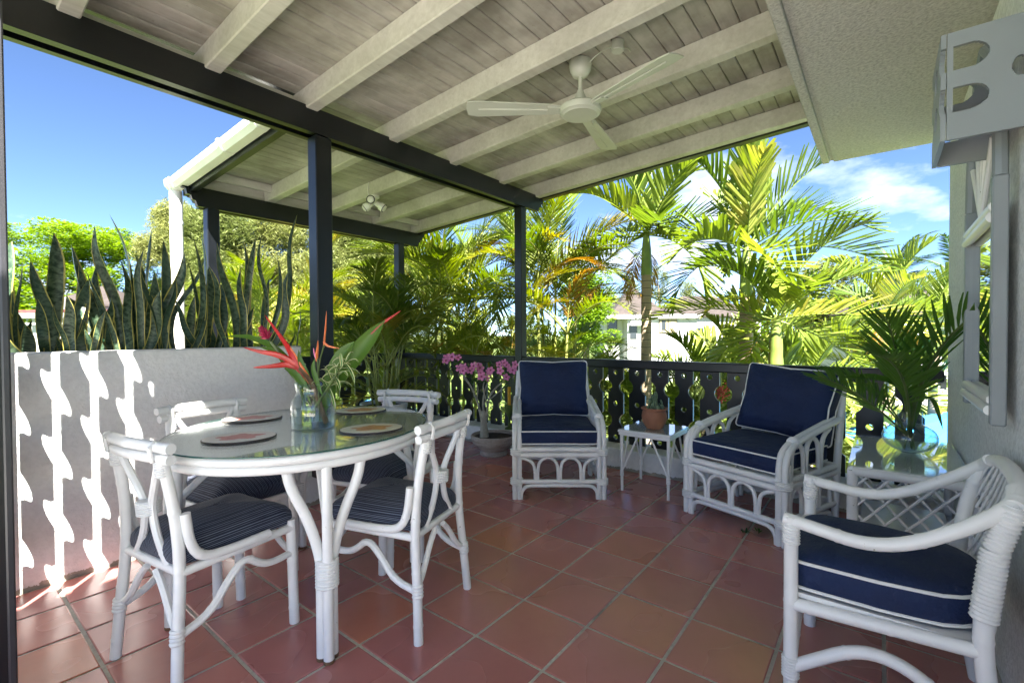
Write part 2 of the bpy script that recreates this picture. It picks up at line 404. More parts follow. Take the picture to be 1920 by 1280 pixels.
    def blob(s, c, rx, ry, rz, M=None, nu=10, nv=7):
        c = Vector(c); vs = []; fs = []
        for j in range(nv+1):
            th = PI*j/nv
            for k in range(nu):
                a = 2*PI*k/nu; p = Vector((rx*math.sin(th)*math.cos(a), ry*math.sin(th)*math.sin(a), rz*math.cos(th)))
                if M: p = M @ p
                vs.append(c+p)
        for j in range(nv):
            for k in range(nu): fs.append((j*nu+k, (j+1)*nu+k, (j+1)*nu+(k+1) % nu, j*nu+(k+1) % nu))
        return s.add(vs, fs)
    def mesh(s, name, mat, smooth=True, recalc=True, uv=False):
        me = bpy.data.meshes.new(name); me.from_pydata(s.v, [], s.f)
        if uv:
            ul = me.uv_layers.new(name='UVMap'); d = ul.data
            for lp in me.loops: d[lp.index].uv = s.uv[lp.vertex_index]
        if recalc:
            bm = bmesh.new(); bm.from_mesh(me); bmesh.ops.recalc_face_normals(bm, faces=bm.faces[:]); bm.to_mesh(me); bm.free()
        if smooth:
            me.polygons.foreach_set('use_smooth', [True]*len(me.polygons))
            try: me.set_sharp_from_angle(angle=R(38))
            except Exception: pass
        me.materials.append(MATS[mat]); return me
    def build(s, name, mat, parent=None, smooth=True, recalc=True, uv=False):
        return link(name, s.mesh(name, mat, smooth, recalc, uv), parent)
def link(name, me, parent=None, loc=None, rot=None, scale=None):
    o = bpy.data.objects.new(name, me); C.objects.link(o)
    if parent: o.parent = parent
    if loc is not None: o.location = loc
    if rot is not None: o.rotation_euler = rot
    if scale is not None: o.scale = (scale,)*3 if not hasattr(scale, '__len__') else scale
    return o
def tag(o, label, cat, group=None):
    o['label'] = label; o['category'] = cat
    if group: o['group'] = group
    return o
def thing(name, label, cat, loc=(0, 0, 0), rz=0, group=None):
    o = bpy.data.objects.new(name, None); C.objects.link(o); o.location = loc; o.rotation_euler = (0, 0, rz)
    o.empty_display_size = .1
    return tag(o, label, cat, group)
def struct(o): o['kind'] = 'structure'; return o
def copy_tree(o, parent=None):
    c = o.copy(); C.objects.link(c); c.parent = parent
    for ch in list(o.children): copy_tree(ch, c)
    return c

# ================================================================ SETTING: ground, terrace floor
GZ = -2.8
struct(MB().add([(-300, -300, GZ), (600, -300, GZ), (600, 600, GZ), (-300, 600, GZ)], [(0, 1, 2, 3)]).build('ground', 'lawn', recalc=False))
struct(MB().box((-3.0, -3.0, GZ-.1), (3.92, 3.42, -.06)).box((1.5, 3.42, GZ-.1), (3.92, 4.98, -.06)).build('terrace_base', 'white_stucco'))
fb = MB()
fb.add([(-1.15, -.32, -.004), (3.70, -.32, -.004), (3.70, 3.03, -.004), (-1.15, 3.03, -.004)], [(0, 1, 2, 3)])
fb.add([(1.72, 3.03, -.004), (3.70, 3.03, -.004), (3.70, 4.78, -.004), (1.72, 4.78, -.004)], [(0, 1, 2, 3)])
struct(MB().box((-9, -7, GZ-.1), (-1.16, 3.0, -.001)).build('bounce_deck', 'bounce_paving'))  # unseen deck added as a reflector, bouncing sun into the shaded terrace
floor = struct(fb.build('floor', 'cement_grout', recalc=False))
S = .30644; GX, GY = 1.3073, 1.2110; g = .0062
def tile_mesh(w, d):
    b = MB(); c = .004
    b.add([(-w, -d, -.02), (w, -d, -.02), (w, d, -.02), (-w, d, -.02), (-w, -d, -.002), (w, -d, -.002), (w, d, -.002), (-w, d, -.002),
           (-w+c, -d+c, 0), (w-c, -d+c, 0), (w-c, d-c, 0), (-w+c, d-c, 0)],
          [(0, 1, 5, 4), (1, 2, 6, 5), (2, 3, 7, 6), (3, 0, 4, 7), (4, 5, 9, 8), (5, 6, 10, 9), (6, 7, 11, 10), (7, 4, 8, 11), (8, 9, 10, 11)])
    return b.mesh('tile', 'terracotta_tile', smooth=False, recalc=False)
full = tile_mesh(S/2-g, S/2-g)
def lay(x0, x1, y0, y1):
    i0 = math.floor((x0-GX)/S); i1 = math.ceil((x1-GX)/S); j0 = math.floor((y0-GY)/S); j1 = math.ceil((y1-GY)/S)
    for i in range(i0, i1):
        for j in range(j0, j1):
            a, b = max(GX+i*S, x0), min(GX+(i+1)*S, x1); c, d = max(GY+j*S, y0), min(GY+(j+1)*S, y1)
            if b-a < .03 or d-c < .03: continue
            me = full if (b-a > S-1e-4 and d-c > S-1e-4) else tile_mesh((b-a)/2-g, (d-c)/2-g)
            link('tile', me, floor, ((a+b)/2, (c+d)/2, rnd.uniform(-.0006, .0008)), (rnd.uniform(-.0015, .0015), rnd.uniform(-.0015, .0015), rnd.uniform(-.002, .002)))
lay(-1.15, 3.66, -.31, 3.015); lay(1.76, 3.66, 3.03, 4.74)

# kerbs under the railing
k = thing('low_kerb', 'low white rendered kerb carrying the black balustrade', 'kerb')
MB().box((3.66, -.32, -.02), (3.98, 4.98, .175), .012).build('kerb_run', 'kerb_stucco', k)
MB().box((1.74, 4.74, -.02), (3.655, 4.98, .175), .012).build('kerb_run', 'kerb_stucco', k)

# planter wall with trough
pw = thing('planter_wall', 'waist high white stucco planter wall catching fretwork sunlight', 'wall')
MB().box((-.9, 3.02, -.03), (1.585, 3.12, 1.075), .008).build('wall_face', 'white_stucco', pw)
MB().box((1.587, 3.022, -.03), (1.745, 3.14, .20), .008).build('plinth', 'white_stucco', pw)
MB().box((-.9, 3.40, -.03), (1.58, 3.48, 1.04), .006).build('back_face', 'white_stucco', pw)
MB().box((1.50, 3.122, -.03), (1.578, 3.398, 1.03), .004).build('end_face', 'white_stucco', pw)
MB().box((-.9, 3.122, .80), (1.498, 3.398, .99)).build('soil', 'soil', pw)

# ================================================================ house wall and eave on the right
h = thing('house', 'rough rendered pale house wall with thick concrete eave over terrace', 'house')
MB().box((.30, -.62, -.02), (3.90, -.32, 2.32), .006).build('wall', 'rough_render', h)
e = MB().box((-2.6, -2.3, 2.335), (3.985, .268, 2.60), 0).box((-.27, -2.3, 2.6), (3.985, .262, 3.05)).build('eave_slab', 'soffit_render', h, smooth=False)
MB().box((-2.6, .292, 2.331), (3.985, .335, 2.602), .004).build('drip_edge', 'soffit_render', h)
MB().box((-2.6, .2695, 2.346), (3.983, .2905, 2.60)).build('drip_groove', 'soffit_render', h, smooth=False)
MB().box((-2.6, .20, 2.61), (-.265, .80, 3.0)).build('sun_block_slab', 'soffit_render', h)  # unseen slab added to keep direct sun off the near floor

# fretwork light box on the house wall
def dhole_panel(w, hgt, t, holes, mat, name, parent, M, nz=44):
    """panel in local x (0..w) z (0..hgt), thickness t along y; holes: fn(x,z)->inside ; built as small cells"""
    b = MB(); nx = min(90, max(6, int(w/.0026))); nzz = min(120, max(8, int(hgt/.0026)))
    solid = [[not holes((i+.5)*w/nx, (j+.5)*hgt/nzz) for j in range(nzz)] for i in range(nx)]
    def q(a, c, d, e_): b.add([M @ Vector(p) for p in (a, c, d, e_)], [(0, 1, 2, 3)])
    for i in range(nx):
        j = 0
        x0, x1 = i*w/nx, (i+1)*w/nx
        while j < nzz:
            if not solid[i][j]: j += 1; continue
            j2 = j
            while j2 < nzz and solid[i][j2]: j2 += 1
            z0, z1 = j*hgt/nzz, j2*hgt/nzz
            q((x0, 0, z0), (x1, 0, z0), (x1, 0, z1), (x0, 0, z1)); q((x0, t, z0), (x0, t, z1), (x1, t, z1), (x1, t, z0))
            q((x0, 0, z0), (x0, t, z0), (x1, t, z0), (x1, 0, z0)); q((x0, 0, z1), (x1, 0, z1), (x1, t, z1), (x0, t, z1))
            j = j2
        for j in range(nzz):
            if solid[i][j]:
                z0, z1 = j*hgt/nzz, (j+1)*hgt/nzz
                if i == 0 or not solid[i-1][j]: q((x0, 0, z0), (x0, 0, z1), (x0, t, z1), (x0, t, z0))
                if i == nx-1 or not solid[i+1][j]: q((x1, 0, z0), (x1, t, z0), (x1, t, z1), (x1, 0, z1))
    return b.build(name, mat, parent, smooth=False, recalc=False)
lb = thing('wall_light_box', 'pale grey box wall light with rounded cut-out slots on house wall', 'wall light', (0, 0, 0))
def dh(cz, hh, flat0, ln):
    def f(x, z):
        r = hh
        if abs(z-cz) > r: return False
        return flat0 <= x <= flat0 + ln + math.sqrt(max(0, r*r-(z-cz)**2))*1.2
    return f
H_ = [dh(.235, .036, .014, .032), dh(.115, .036, .014, .032)]
Hs = lambda x, z: any(f(x, z) for f in H_) or any(((x-.15)/.016)**2+((z-cz)/.028)**2 < 1 for cz in (.17,))
My = lambda X: Matrix.Translation((X, -.148, 1.715)) @ Matrix.Rotation(-PI/2, 4, 'Z')
dhole_panel(.17, .312, .014, Hs, 'grey_paint', 'front_panel', lb, My(1.90))
dhole_panel(.17, .312, .014, Hs, 'grey_paint', 'rear_panel', lb, My(2.185))
Ms = Matrix.Translation((1.90, -.146, 1.715))
Ho = lambda x, z: any(abs(z-cz) < .036*math.sqrt(max(0, 1-((min(x, .299-x)-.0)/.05)**2)) if min(x, .299-x) < .05 else False for cz in (.235, .115)) or any(((x-.15)/.05)**2+((z-cz)/.036)**2 < 1 for cz in (.235, .115))
dhole_panel(.299, .312, .012, Ho, 'grey_paint', 'side_panel', lb, Ms)
MB().tube([(2.05, -.318, 1.80), (2.05, -.24, 1.79), (2.05, -.235, 1.84)], .012, 8).build('lamp_holder', 'yellow_wax', lb)

# ================================================================ timber roof: beams, posts, rafters, boards
roof = thing('veranda_roof', 'veranda roof of white boards and rafters on black posts and beams', 'roof')
def rz(Y): return 2.578+(2.92-Y)*.054
RX = [-.12, .49, 1.066, 1.63, 2.267, 2.886, 3.534, 4.13]
for x in RX:
    y0 = .20; y1 = 5.03 if x > 1.7 else 3.06
    b = MB(); w = .082
    vs = []
    for y in (y0, y1):
        for (xx, dz) in ((x-w, 0), (x, 0), (x, .135), (x-w, .135)): vs.append((xx, y, rz(y)+dz))
    b.add(vs, [(0, 1, 2, 3), (7, 6, 5, 4), (0, 4, 5, 1), (1, 5, 6, 2), (2, 6, 7, 3), (3, 7, 4, 0)])
    me = b.mesh('rafter', 'white_rafter', smooth=False)
    bm = bmesh.new(); bm.from_mesh(me); bmesh.ops.bevel(bm, geom=bm.edges[:], offset=.006, segments=1, affect='EDGES'); bm.to_mesh(me); bm.free()
    link('rafter', me, roof)
y = .22; slope = math.atan(.054)
while y < 5.0:
    x0 = -.26 if y+.1 < 3.07 else 1.583
    b = MB(); yb = y+.0945
    pr = [(y, 0), (y+.005, -.004), (yb-.005, -.004), (yb, 0), (yb, .018), (y, .018)]
    vs = [(xx, p[0], rz(p[0])+.139+p[1]) for xx in (x0, 4.19) for p in pr]; n6 = 6
    b.add(vs, [tuple(range(6)), tuple(range(11, 5, -1))]+[(i, i+6, (i+1) % 6+6, (i+1) % 6) for i in range(6)])
    b.build('board', 'white_board', roof, smooth=False)
    y += .0995
def slab(a, bb, name, mat, dz0, dz1):
    (x0, y0), (x1, y1) = a, bb; vs = []
    for dz in (dz0, dz1):
        for (xx, yy) in ((x0, y0), (x1, y0), (x1, y1), (x0, y1)): vs.append((xx, yy, rz(yy)+dz))
    return MB().add(vs, [(0, 1, 2, 3), (4, 7, 6, 5), (0, 4, 5, 1), (1, 5, 6, 2), (2, 6, 7, 3), (3, 7, 4, 0)]).build(name, mat, roof, smooth=False)
slab((-.27, .18), (4.2, 3.09), 'roof_deck', 'black_paint', .162, .21)
slab((1.53, 3.092), (4.2, 5.05), 'roof_deck', 'black_paint', .162, .21)
slab((4.132, .2), (4.20, 5.05), 'edge_fascia', 'black_paint', -.012, .134)
# beams
def beam(yc, z0, z1, x0, x1, th, fancy0=False, fancy1=True):
    o = []
    hh = z1-z0
    st = [(0, 0), (.035, 0), (.05, .05), (.075, .055), (.085, .095), (.115, .10), (.125, .15), (.15, .155)]
    r = [(x1-.15+dx, z0+dz*hh/.18) for dx, dz in st] if fancy1 else [(x1, z0)]
    o = [(x0, z1)]
    lft = [(x0+.15-dx, z0+dz*hh/.18) for dx, dz in st][::-1] if fancy0 else [(x0, z0)]
    o = [(x0, z1)] + lft + r + [(x1, z1)]
    return MB().prism(o, 1, yc-th/2, yc+th/2).build('beam', 'black_paint', roof, smooth=False)
beam(2.885, 2.44, 2.60, -.26, 4.22, .05); beam(2.99, 2.44, 2.585, -.26, 4.14, .04)
Z1 = 2.305
beam(4.84, Z1, Z1+.17, 1.47, 4.24, .05, True); beam(4.93, Z1, Z1+.165, 1.51, 4.16, .04, True)
for x0, x1 in zip(RX[3:-1], RX[4:]):
    MB().box((x0+.002, 4.862, Z1+.172), (x1-.084, 4.90, rz(4.88)+.13)).build('blocking', 'white_rafter', roof, smooth=False)
    MB().box((x0+.002, 4.70, rz(4.70)+.06), (x1-.084, 4.74, rz(4.72)+.13)).build('blocking', 'white_rafter', roof, smooth=False)
for x0, x1 in zip([-.26]+RX[:3], [-.202]+RX[1:4]):
    x0 = x0+.002; x1 = x1-.084 if x1 > 0 else x1
    if x1-x0 > .05: MB().box((x0, 3.014, 2.50), (x1, 3.035, rz(3.03)+.128)).build('blocking', 'white_rafter', roof, smooth=False)
def post(x0, x1, y0, y1, z0, z1):
    MB().box((x0, y0, z0), (x1, y1, z1), .006).build('post', 'black_paint', roof, smooth=False)
post(1.612, 1.725, 2.862, 2.966, .205, 2.437)     # end of planter wall
post(3.815, 3.905, 2.875, 2.966, .178, 2.437)
post(1.655, 1.757, 4.80, 4.905, .178, Z1-.003)
post(3.80, 3.89, 4.80, 4.905, .178, Z1-.003)
# eave beam under the gutter
b = MB(); vs = []
for yy in (3.10, 5.0):
    for (xx, dz) in ((1.53, -.05), (1.58, -.05), (1.58, .13), (1.53, .13)): vs.append((xx, yy, rz(yy)+dz))
b.add(vs, [(0, 1, 2, 3), (7, 6, 5, 4), (0, 4, 5, 1), (1, 5, 6, 2), (2, 6, 7, 3), (3, 7, 4, 0)]).build('eave_fascia', 'black_paint', roof, smooth=False)

gt = thing('gutter', 'white plastic roof gutter with joint brackets and downpipe', 'gutter')
def gut(y0, y1, s=1.0, name='channel'):
    prof = [(-.0, .062), (0, .0), (-.008, -.012), (-.075, -.012), (-.105, .022), (-.112, .07), (-.106, .07), (-.098, .025), (-.072, -.006), (-.012, -.006), (-.006, .0), (-.006, .062)]
    vs = []
    for yy in (y0, y1):
        for (a, z) in prof: vs.append((1.524+a*s-(.006 if s > 1 else 0)*0, yy, rz(yy)-.0+z*s-(s-1)*.02))
    n = len(prof)
    MB().add(vs, [tuple(range(n)), tuple(range(2*n-1, n-1, -1))]+[(i, i+n, (i+1) % n+n, (i+1) % n) for i in range(n)]).build(name, 'white_plastic', gt, smooth=False)
gut(3.12, 5.02)
for yy in (3.30, 3.85, 4.93): gut(yy, yy+.045, 1.09, 'joint_bracket')
gut(5.0, 5.06, 1.12, 'end_cap')
dp = [(1.485, 5.035, rz(5.03)-.01), (1.485, 5.035, rz(5.03)-.16), (1.487, 5.035, 1.6), (1.49, 5.035, GZ)]
MB().tube(dp, .052, 12).build('downpipe', 'white_plastic', gt)
MB().wrap((1.486, 5.035, 2.14), (1.486, 5.035, 2.19), .058, 1, 12).build('pipe_collar', 'white_plastic', gt)

# ================================================================ balustrade of sawn boards
def fret_mesh(half, hz0, hz1, circles, cr, notch, holes, hr, t, axis, nz=40):
    """flat sawn board: half width, notched at its edges by circles centred half a pitch away, drilled with round holes"""
    zs = set([hz0, hz1])
    for c in circles:
        for a in range(0, 13): zs.add(c+cr*math.cos(PI*a/12))
    for c in holes:
        for a in range(0, 9): zs.add(c+hr*math.cos(PI*a/8))
    zs = sorted(z for z in zs if hz0 <= z <= hz1); q = [zs[0]]
    for z in zs[1:]:
        if z-q[-1] > .0012: q.append(z)
    zs = q
    def wd(z):
        w = half
        for c in circles:
            if abs(z-c) < cr: w = min(w, notch-math.sqrt(cr*cr-(z-c)**2))
        return w
    def hw(z):
        for c in holes:
            if abs(z-c) < hr: return math.sqrt(hr*hr-(z-c)**2)
        return 0
    b = MB()
    def P(u, d, z): return (d, u, z) if axis == 0 else (u, d, z)
    for z0, z1 in zip(zs[:-1], zs[1:]):
        w0, w1, h0, h1 = wd(z0), wd(z1), hw(z0), hw(z1)
        for d in (-t/2, t/2):
            if h0 == 0 and h1 == 0: b.add([P(-w0, d, z0), P(w0, d, z0), P(w1, d, z1), P(-w1, d, z1)], [(0, 1, 2, 3)])
            else:
                b.add([P(-w0, d, z0), P(-h0, d, z0), P(-h1, d, z1), P(-w1, d, z1)], [(0, 1, 2, 3)])
                b.add([P(h0, d, z0), P(w0, d, z0), P(w1, d, z1), P(h1, d, z1)], [(0, 1, 2, 3)])
        for s in (-1, 1):
            b.add([P(s*w0, -t/2, z0), P(s*w0, t/2, z0), P(s*w1, t/2, z1), P(s*w1, -t/2, z1)], [(0, 1, 2, 3)])
            if h0 or h1: b.add([P(s*h0, -t/2, z0), P(s*h0, t/2, z0), P(s*h1, t/2, z1), P(s*h1, -t/2, z1)], [(0, 1, 2, 3)])
    return b
rail = thing('balustrade', 'black balustrade of sawn boards with round cut-outs and wide handrail', 'railing')
PB = .2
def bal(axis): return fret_mesh(.0725, .176, .848, [.675, .375], .066, .1, [.80, .525, .225], .0215, .026, axis).mesh('baluster', 'black_paint', smooth=False, recalc=False)
b0, b1 = bal(0), bal(1)
yy = 1.457-PB*8.5
ys = [1.457+PB*i for i in range(-8, 18)]
for y in ys:
    if -.25 < y < 4.72 and abs(y-2.92) > .06: link('baluster', b0, rail, (3.862, y, 0))
for i in range(10):
    x = 1.86+PB*i
    if x < 3.75: link('baluster', b1, rail, (x, 4.86, 0))
def hand(a, bb): MB().box(a, bb, .008).build('handrail', 'black_paint', rail, smooth=False)
hand((3.815, -.30, .842), (3.905, 2.873, .914)); hand((3.815, 2.968, .842), (3.905, 4.80, .914)); hand((1.76, 4.815, .842), (3.798, 4.90, .914))
MB().box((3.845, -.312, .80), (3.885, -.285, .885), .004).box((3.835, -.30, .83), (3.855, -.27, .86), .003).build('wall_bracket', 'white_metal_paint', rail)

# fretwork screen beside the camera, whose gaps let the sun onto the planter wall
scr = thing('fretwork_screen', 'tall black fretwork screen of sawn boards against planter wall', 'screen')
sb = fret_mesh(.056, .012, 2.43, [.15+.3*i for i in range(8)], .066, .079, [.30+.3*i for i in range(7)], .0001, .014, 0)
sm = sb.mesh('screen_board', 'black_paint', smooth=False, recalc=False)
for i in range(4): link('screen_board', sm, scr, (.13, 2.78-.158*i, 0))
MB().box((.123, 2.86, .012), (.137, 3.015, 2.43)).build('screen_board', 'black_paint', scr, smooth=False)
MB().box((.105, 1.95, .002), (.155, 2.245, 2.43), .004).build('jamb', 'black_paint', scr, smooth=False)
MB().box((.150, 1.944, .003), (.168, 1.972, 2.43), .004).build('door_bead', 'dark_metal', scr, smooth=False)
MB().box((.10, 2.25, 2.35), (.16, 3.018, 2.432), .004).build('head_rail', 'black_paint', scr, smooth=False)

# ================================================================ cushions
def rrect(w, d, r, n=6, shape=None):
    pts = []
    for cx, cy, a0 in ((w/2-r, d/2-r, 0), (-w/2+r, d/2-r, 90), (-w/2+r, -d/2+r, 180), (w/2-r, -d/2+r, 270)):
        for i in range(n+1):
            a = R(a0+90*i/n); pts.append((cx+r*math.cos(a), cy+r*math.sin(a)))
    out = []
    for i in range(len(pts)):       # subdivide straight sides
        a, b = pts[i], pts[(i+1) % len(pts)]; out.append(a)
        L = math.dist(a, b)
        if L > .08:
            k = int(L/.05)
            for j in range(1, k): out.append((a[0]+(b[0]-a[0])*j/k, a[1]+(b[1]-a[1])*j/k))
    return out
def pinch(ol_, w, d, k):
    out = []
    for x, y in ol_:
        m = min(abs(x)/(w/2), abs(y)/(d/2)); f = 1-k*(1-m)**1.5; out.append((x*f, y*f))
    return out
def cushion_mesh(outl, h, crown, mat, bulge=.012, stripe=False, crown_b=.004, seed=0):
    b = MB(); n = len(outl); lv = []
    rr = random.Random(seed); ph = [rr.uniform(0, 6) for _ in range(6)]
    wob = [1+.006*math.sin(6*PI*i/n+ph[0])+.004*math.sin(14*PI*i/n+ph[1]) for i in range(n)]
    rings = [(.0, -crown_b), (.55, -crown_b*.7), (.90, 0), (.985, .004), (1.0, .010)]
    rings += [(1.0+bulge, h*.5), (1.0, h-.010), (.985, h-.003), (.93, h+crown*.22), (.80, h+crown*.52), (.6, h+crown*.80), (.35, h+crown*.95), (.0, h+crown)]
    vs = []; uv = []
    for (s, z) in rings:
        for i, (x, y) in enumerate(outl):
            k = s*wob[i]; zz = z+(.004*math.sin(9*x+ph[2])*math.sin(11*y+ph[3]) if s < .95 else 0)
            vs.append((x*k, y*k, zz))
            top = z >= h*.5
            uv.append(((abs(y*s)+max(0, h-z)*(1 if s > .9 else 0))*(1 if y >= 0 else -1) if stripe else 0, x*s))
    fs = []
    for j in range(len(rings)-1):
        for i in range(n): fs.append((j*n+i, j*n+(i+1) % n, (j+1)*n+(i+1) % n, (j+1)*n+i))
    b.add(vs, fs, uv)
    return b.mesh('cushion', mat, recalc=True, uv=stripe)
def piping_mesh(outl, zs, r=.0048):
    b = MB()
    for z in zs: b.tube([(x*1.004, y*1.004, z) for x, y in outl], r, 6, closed=True)
    return b.mesh('piping', 'cord_piping', recalc=False)

# ================================================================ dining table, placemats
TC = (1.076, 2.0); TA = R(28); AX, AY = .565, .512
tb = thing('dining_table', 'oval white cane dining table with glass top and bundled legs', 'table', (TC[0], TC[1], 0), TA)
def ell(a, b, z, n=64): return [(a*math.cos(2*PI*i/n), b*math.sin(2*PI*i/n), z) for i in range(n)]
MB().tube(ell(AX-.020, AY-.020,   .7285), .0165, 10, closed=True).build('upper_rim', 'white_painted_cane', tb, recalc=False)
MB().tube(ell(AX-.026, AY-.026, .6975), .0160, 10, closed=True).build('lower_rim', 'white_painted_cane', tb, recalc=False)
MB().prism([p[:2] for p in ell(AX-.03, AY-.03, 0)], 2, .716, .7415).build('top_panel', 'white_painted_cane', tb, smooth=False)
gl = MB().prism([p[:2] for p in ell(AX-.006, AY-.006, 0)], 2, .7445, .7505).build('glass_top', 'table_glass', tb, smooth=False)
MB().tube(ell(AX-.006, AY-.006, .7475), .0031, 6, closed=True).build('glass_edge', 'glass_edge', gl, recalc=False)
for q in range(4):
    a = R(-140+90*q); ca, sa = math.cos(a), math.sin(a)
    r0 = 1/math.sqrt((ca/AX)**2+(sa/AY)**2)-.035
    P0 = Vector((ca*r0, sa*r0, 0)); Tn = Vector((-sa, ca, 0)); In = Vector((-ca, -sa, 0))
    for s, lean in ((-1, 0), (1, 0), (0, 0)):
        off = Tn*(.019*s)+In*(0.016 if s else -.014)
        top = Tn*(.125*s)+In*(.03 if s else -.006)
        pts = [P0+off+Vector((0, 0, 0)), P0+off+Vector((0, 0, .27)), P0+off*1.0+Vector((0, 0, .36)), P0+off.lerp(top, .35)+Vector((0, 0, .50)), P0+top.lerp(off, .12)+Vector((0, 0, .62)), P0+top+Vector((0, 0, .69))]
        lg = MB().tube(chaikin(pts, 2), .0185, 10).build('leg', 'white_painted_cane', tb)
        MB().tube([P0+off+Vector((0, 0, -.001)), P0+off+Vector((0, 0, .012))], .0188, 10).build('foot_tip', 'brown_stem', lg)
    MB().wrap(P0+Vector((0, 0, .26))+In*.006, P0+Vector((0, 0, .36))+In*.006, .041, 9, 14).build('leg_wrap', 'wrap_cane', tb)
    MB().tube(chaikin([P0+Vector((0, 0, .48)), P0+In*.10+Vector((0, 0, .58)), P0+In*.2+Vector((0, 0, .672))], 2), .014, 8).build('brace', 'white_painted_cane', tb)
def placemat(x, y, rzz, mat, label):
    m = thing('placemat', label, 'placemat', (x, y, .7515), rzz, 'placemats on the dining table')
    o = [(.128*math.cos(2*PI*i/40), .098*math.sin(2*PI*i/40)) for i in range(40)]
    MB().prism(o, 2, 0, .005).build('backing', 'mat_edge', m, smooth=False)
    MB().prism([(p[0]*.975, p[1]*.97) for p in o], 2, .0052, .0066).build('printed_face', mat, m, smooth=False)
placemat(.77, 1.945, R(-30), 'red_hibiscus_print', 'oval placemat with red hibiscus print at the seat facing the fretwork screen')
placemat(.985, 2.345, R(-28), 'red_hibiscus_print', 'oval placemat with red hibiscus print beside the planter wall')
placemat(1.43, 2.13, R(-40), 'orange_hibiscus_print', 'oval placemat with orange hibiscus print before the chair by the potted palm')
placemat(1.18, 1.68, R(-33), 'orange_hibiscus_print', 'oval placemat with orange hibiscus print between vase and open floor')

# ================================================================ dining chairs (local x forward)
def dining_chair():
    t = thing('dining_chair', '', 'chair', group='white cane dining chairs round the table')
    W = 'white_painted_cane'
    for s in (-1, 1):
        MB().cane(chaikin([(.205, .178*s, 0), (.20, .178*s, .2), (.195, .176*s, .418)], 1), .0205, 10).build('leg', W, t)
        MB().cane(chaikin([(-.235, .205*s, 0), (-.222, .19*s, .2), (-.205, .178*s, .40), (-.212, .166*s, .58), (-.245, .152*s, .775)], 2), .0195, 10).build('leg', W, t)
        # L-shaped side cane that turns up beside the back post
        MB().cane(chaikin([(.09, .196*s, .405), (-.06, .198*s, .405), (-.15, .198*s, .415), (-.185, .196*s, .47), (-.195, .190*s, .575)], 2), .017, 10).build('side_bend', W, t)
        MB().cane([(.195, .180*s, .385), (-.205, .184*s, .385)], .0165, 10).build('seat_rail', W, t)
        MB().cane(chaikin([(-.222, .19*s, .185), (-.12, .192*s, .215), (-.06, .192*s, .30), (.0, .19*s, .352), (.06, .19*s, .30), (.11, .188*s, .285), (.20, .178*s, .285)], 2), .0145, 8).build('side_brace', W, t)
        MB().cane(chaikin([(-.242, .135*s, .765), (-.232, .10*s, .70), (-.215, .028*s, .60), (-.212, .024*s, .54), (-.208, .05*s, .46), (-.205, .11*s, .385)], 2), .0135, 8).build('back_splat', W, t)
        MB().cane(chaikin([(-.222, .19*s, .20), (-.215, .14*s, .225), (-.21, .075*s, .32), (-.208, .03*s, .36)], 2), .013, 8).build('rear_brace', W, t)
        MB().cane(chaikin([(.20, .176*s, .285), (.20, .12*s, .30), (.198, .04*s, .362)], 2), .013, 8).build('front_brace', W, t)
        MB().wrap((-.238, .153*s, .70), (-.243, .150*s, .752), .0225, 6).build('wrap', 'wrap_cane', t)
        MB().wrap((-.226, .193*s, .165), (-.223, .19*s, .215), .0225, 4).build('wrap', 'wrap_cane', t)
        MB().tube([(-.262, .150*s, .815), (-.225, .152*s, .80), (-.228, .152*s, .745), (-.268, .152*s, .755), (-.275, .150*s, .80)], .007, 6, closed=True).build('wrap', 'wrap_cane', t, recalc=False)
    MB().cane([(.195, -.178, .385), (.195, .178, .385)], .0165, 10).build('seat_rail', W, t)
    MB().cane([(-.205, -.178, .385), (-.205, .178, .385)], .0165, 10).build('seat_rail', W, t)
    MB().cane([(-.242, -.21, .795), (-.262, -.1, .80), (-.268, 0, .80), (-.262, .1, .80), (-.242, .21, .795)], .0195, 10).build('top_rail', W, t)
    MB().cane([(-.238, -.20, .758), (-.256, -.1, .762), (-.262, 0, .762), (-.256, .1, .762), (-.238, .20, .758)], .0185, 10).build('top_rail', W, t)
    MB().wrap((-.212, 0, .545), (-.214, 0, .595), .038, 6, 10).build('splat_wrap', 'wrap_cane', t)
    ol = rrect(.43, .36, .05)
    o = link('cushion', cushion_mesh(ol, .052, .058, 'navy_stripe_fabric', .008, True), t, (.005, 0, .398))
    return t
proto = dining_chair()
spots = [((.455, 1.945), (.986, .166), 'white cane dining chair with its back to the fretwork screen'),
         ((1.335, 1.40), (-.30, .95), 'white cane dining chair with its back to the open tiled floor'),
         ((.895, 2.665), (.13, -.99), 'white cane dining chair pushed in before the planter wall'),
         ((1.80, 2.205), (-.95, -.31), 'white cane dining chair facing the fretwork screen across the table, nearest the potted palm')]
for i, ((x, y), (fx, fy), lab) in enumerate(spots):
    o = proto if i == 0 else copy_tree(proto)
    a = math.atan2(fy, fx); o.rotation_euler = (0, 0, a)
    o.location = (x+.240*math.cos(a), y+.240*math.sin(a), 0); o['label'] = lab

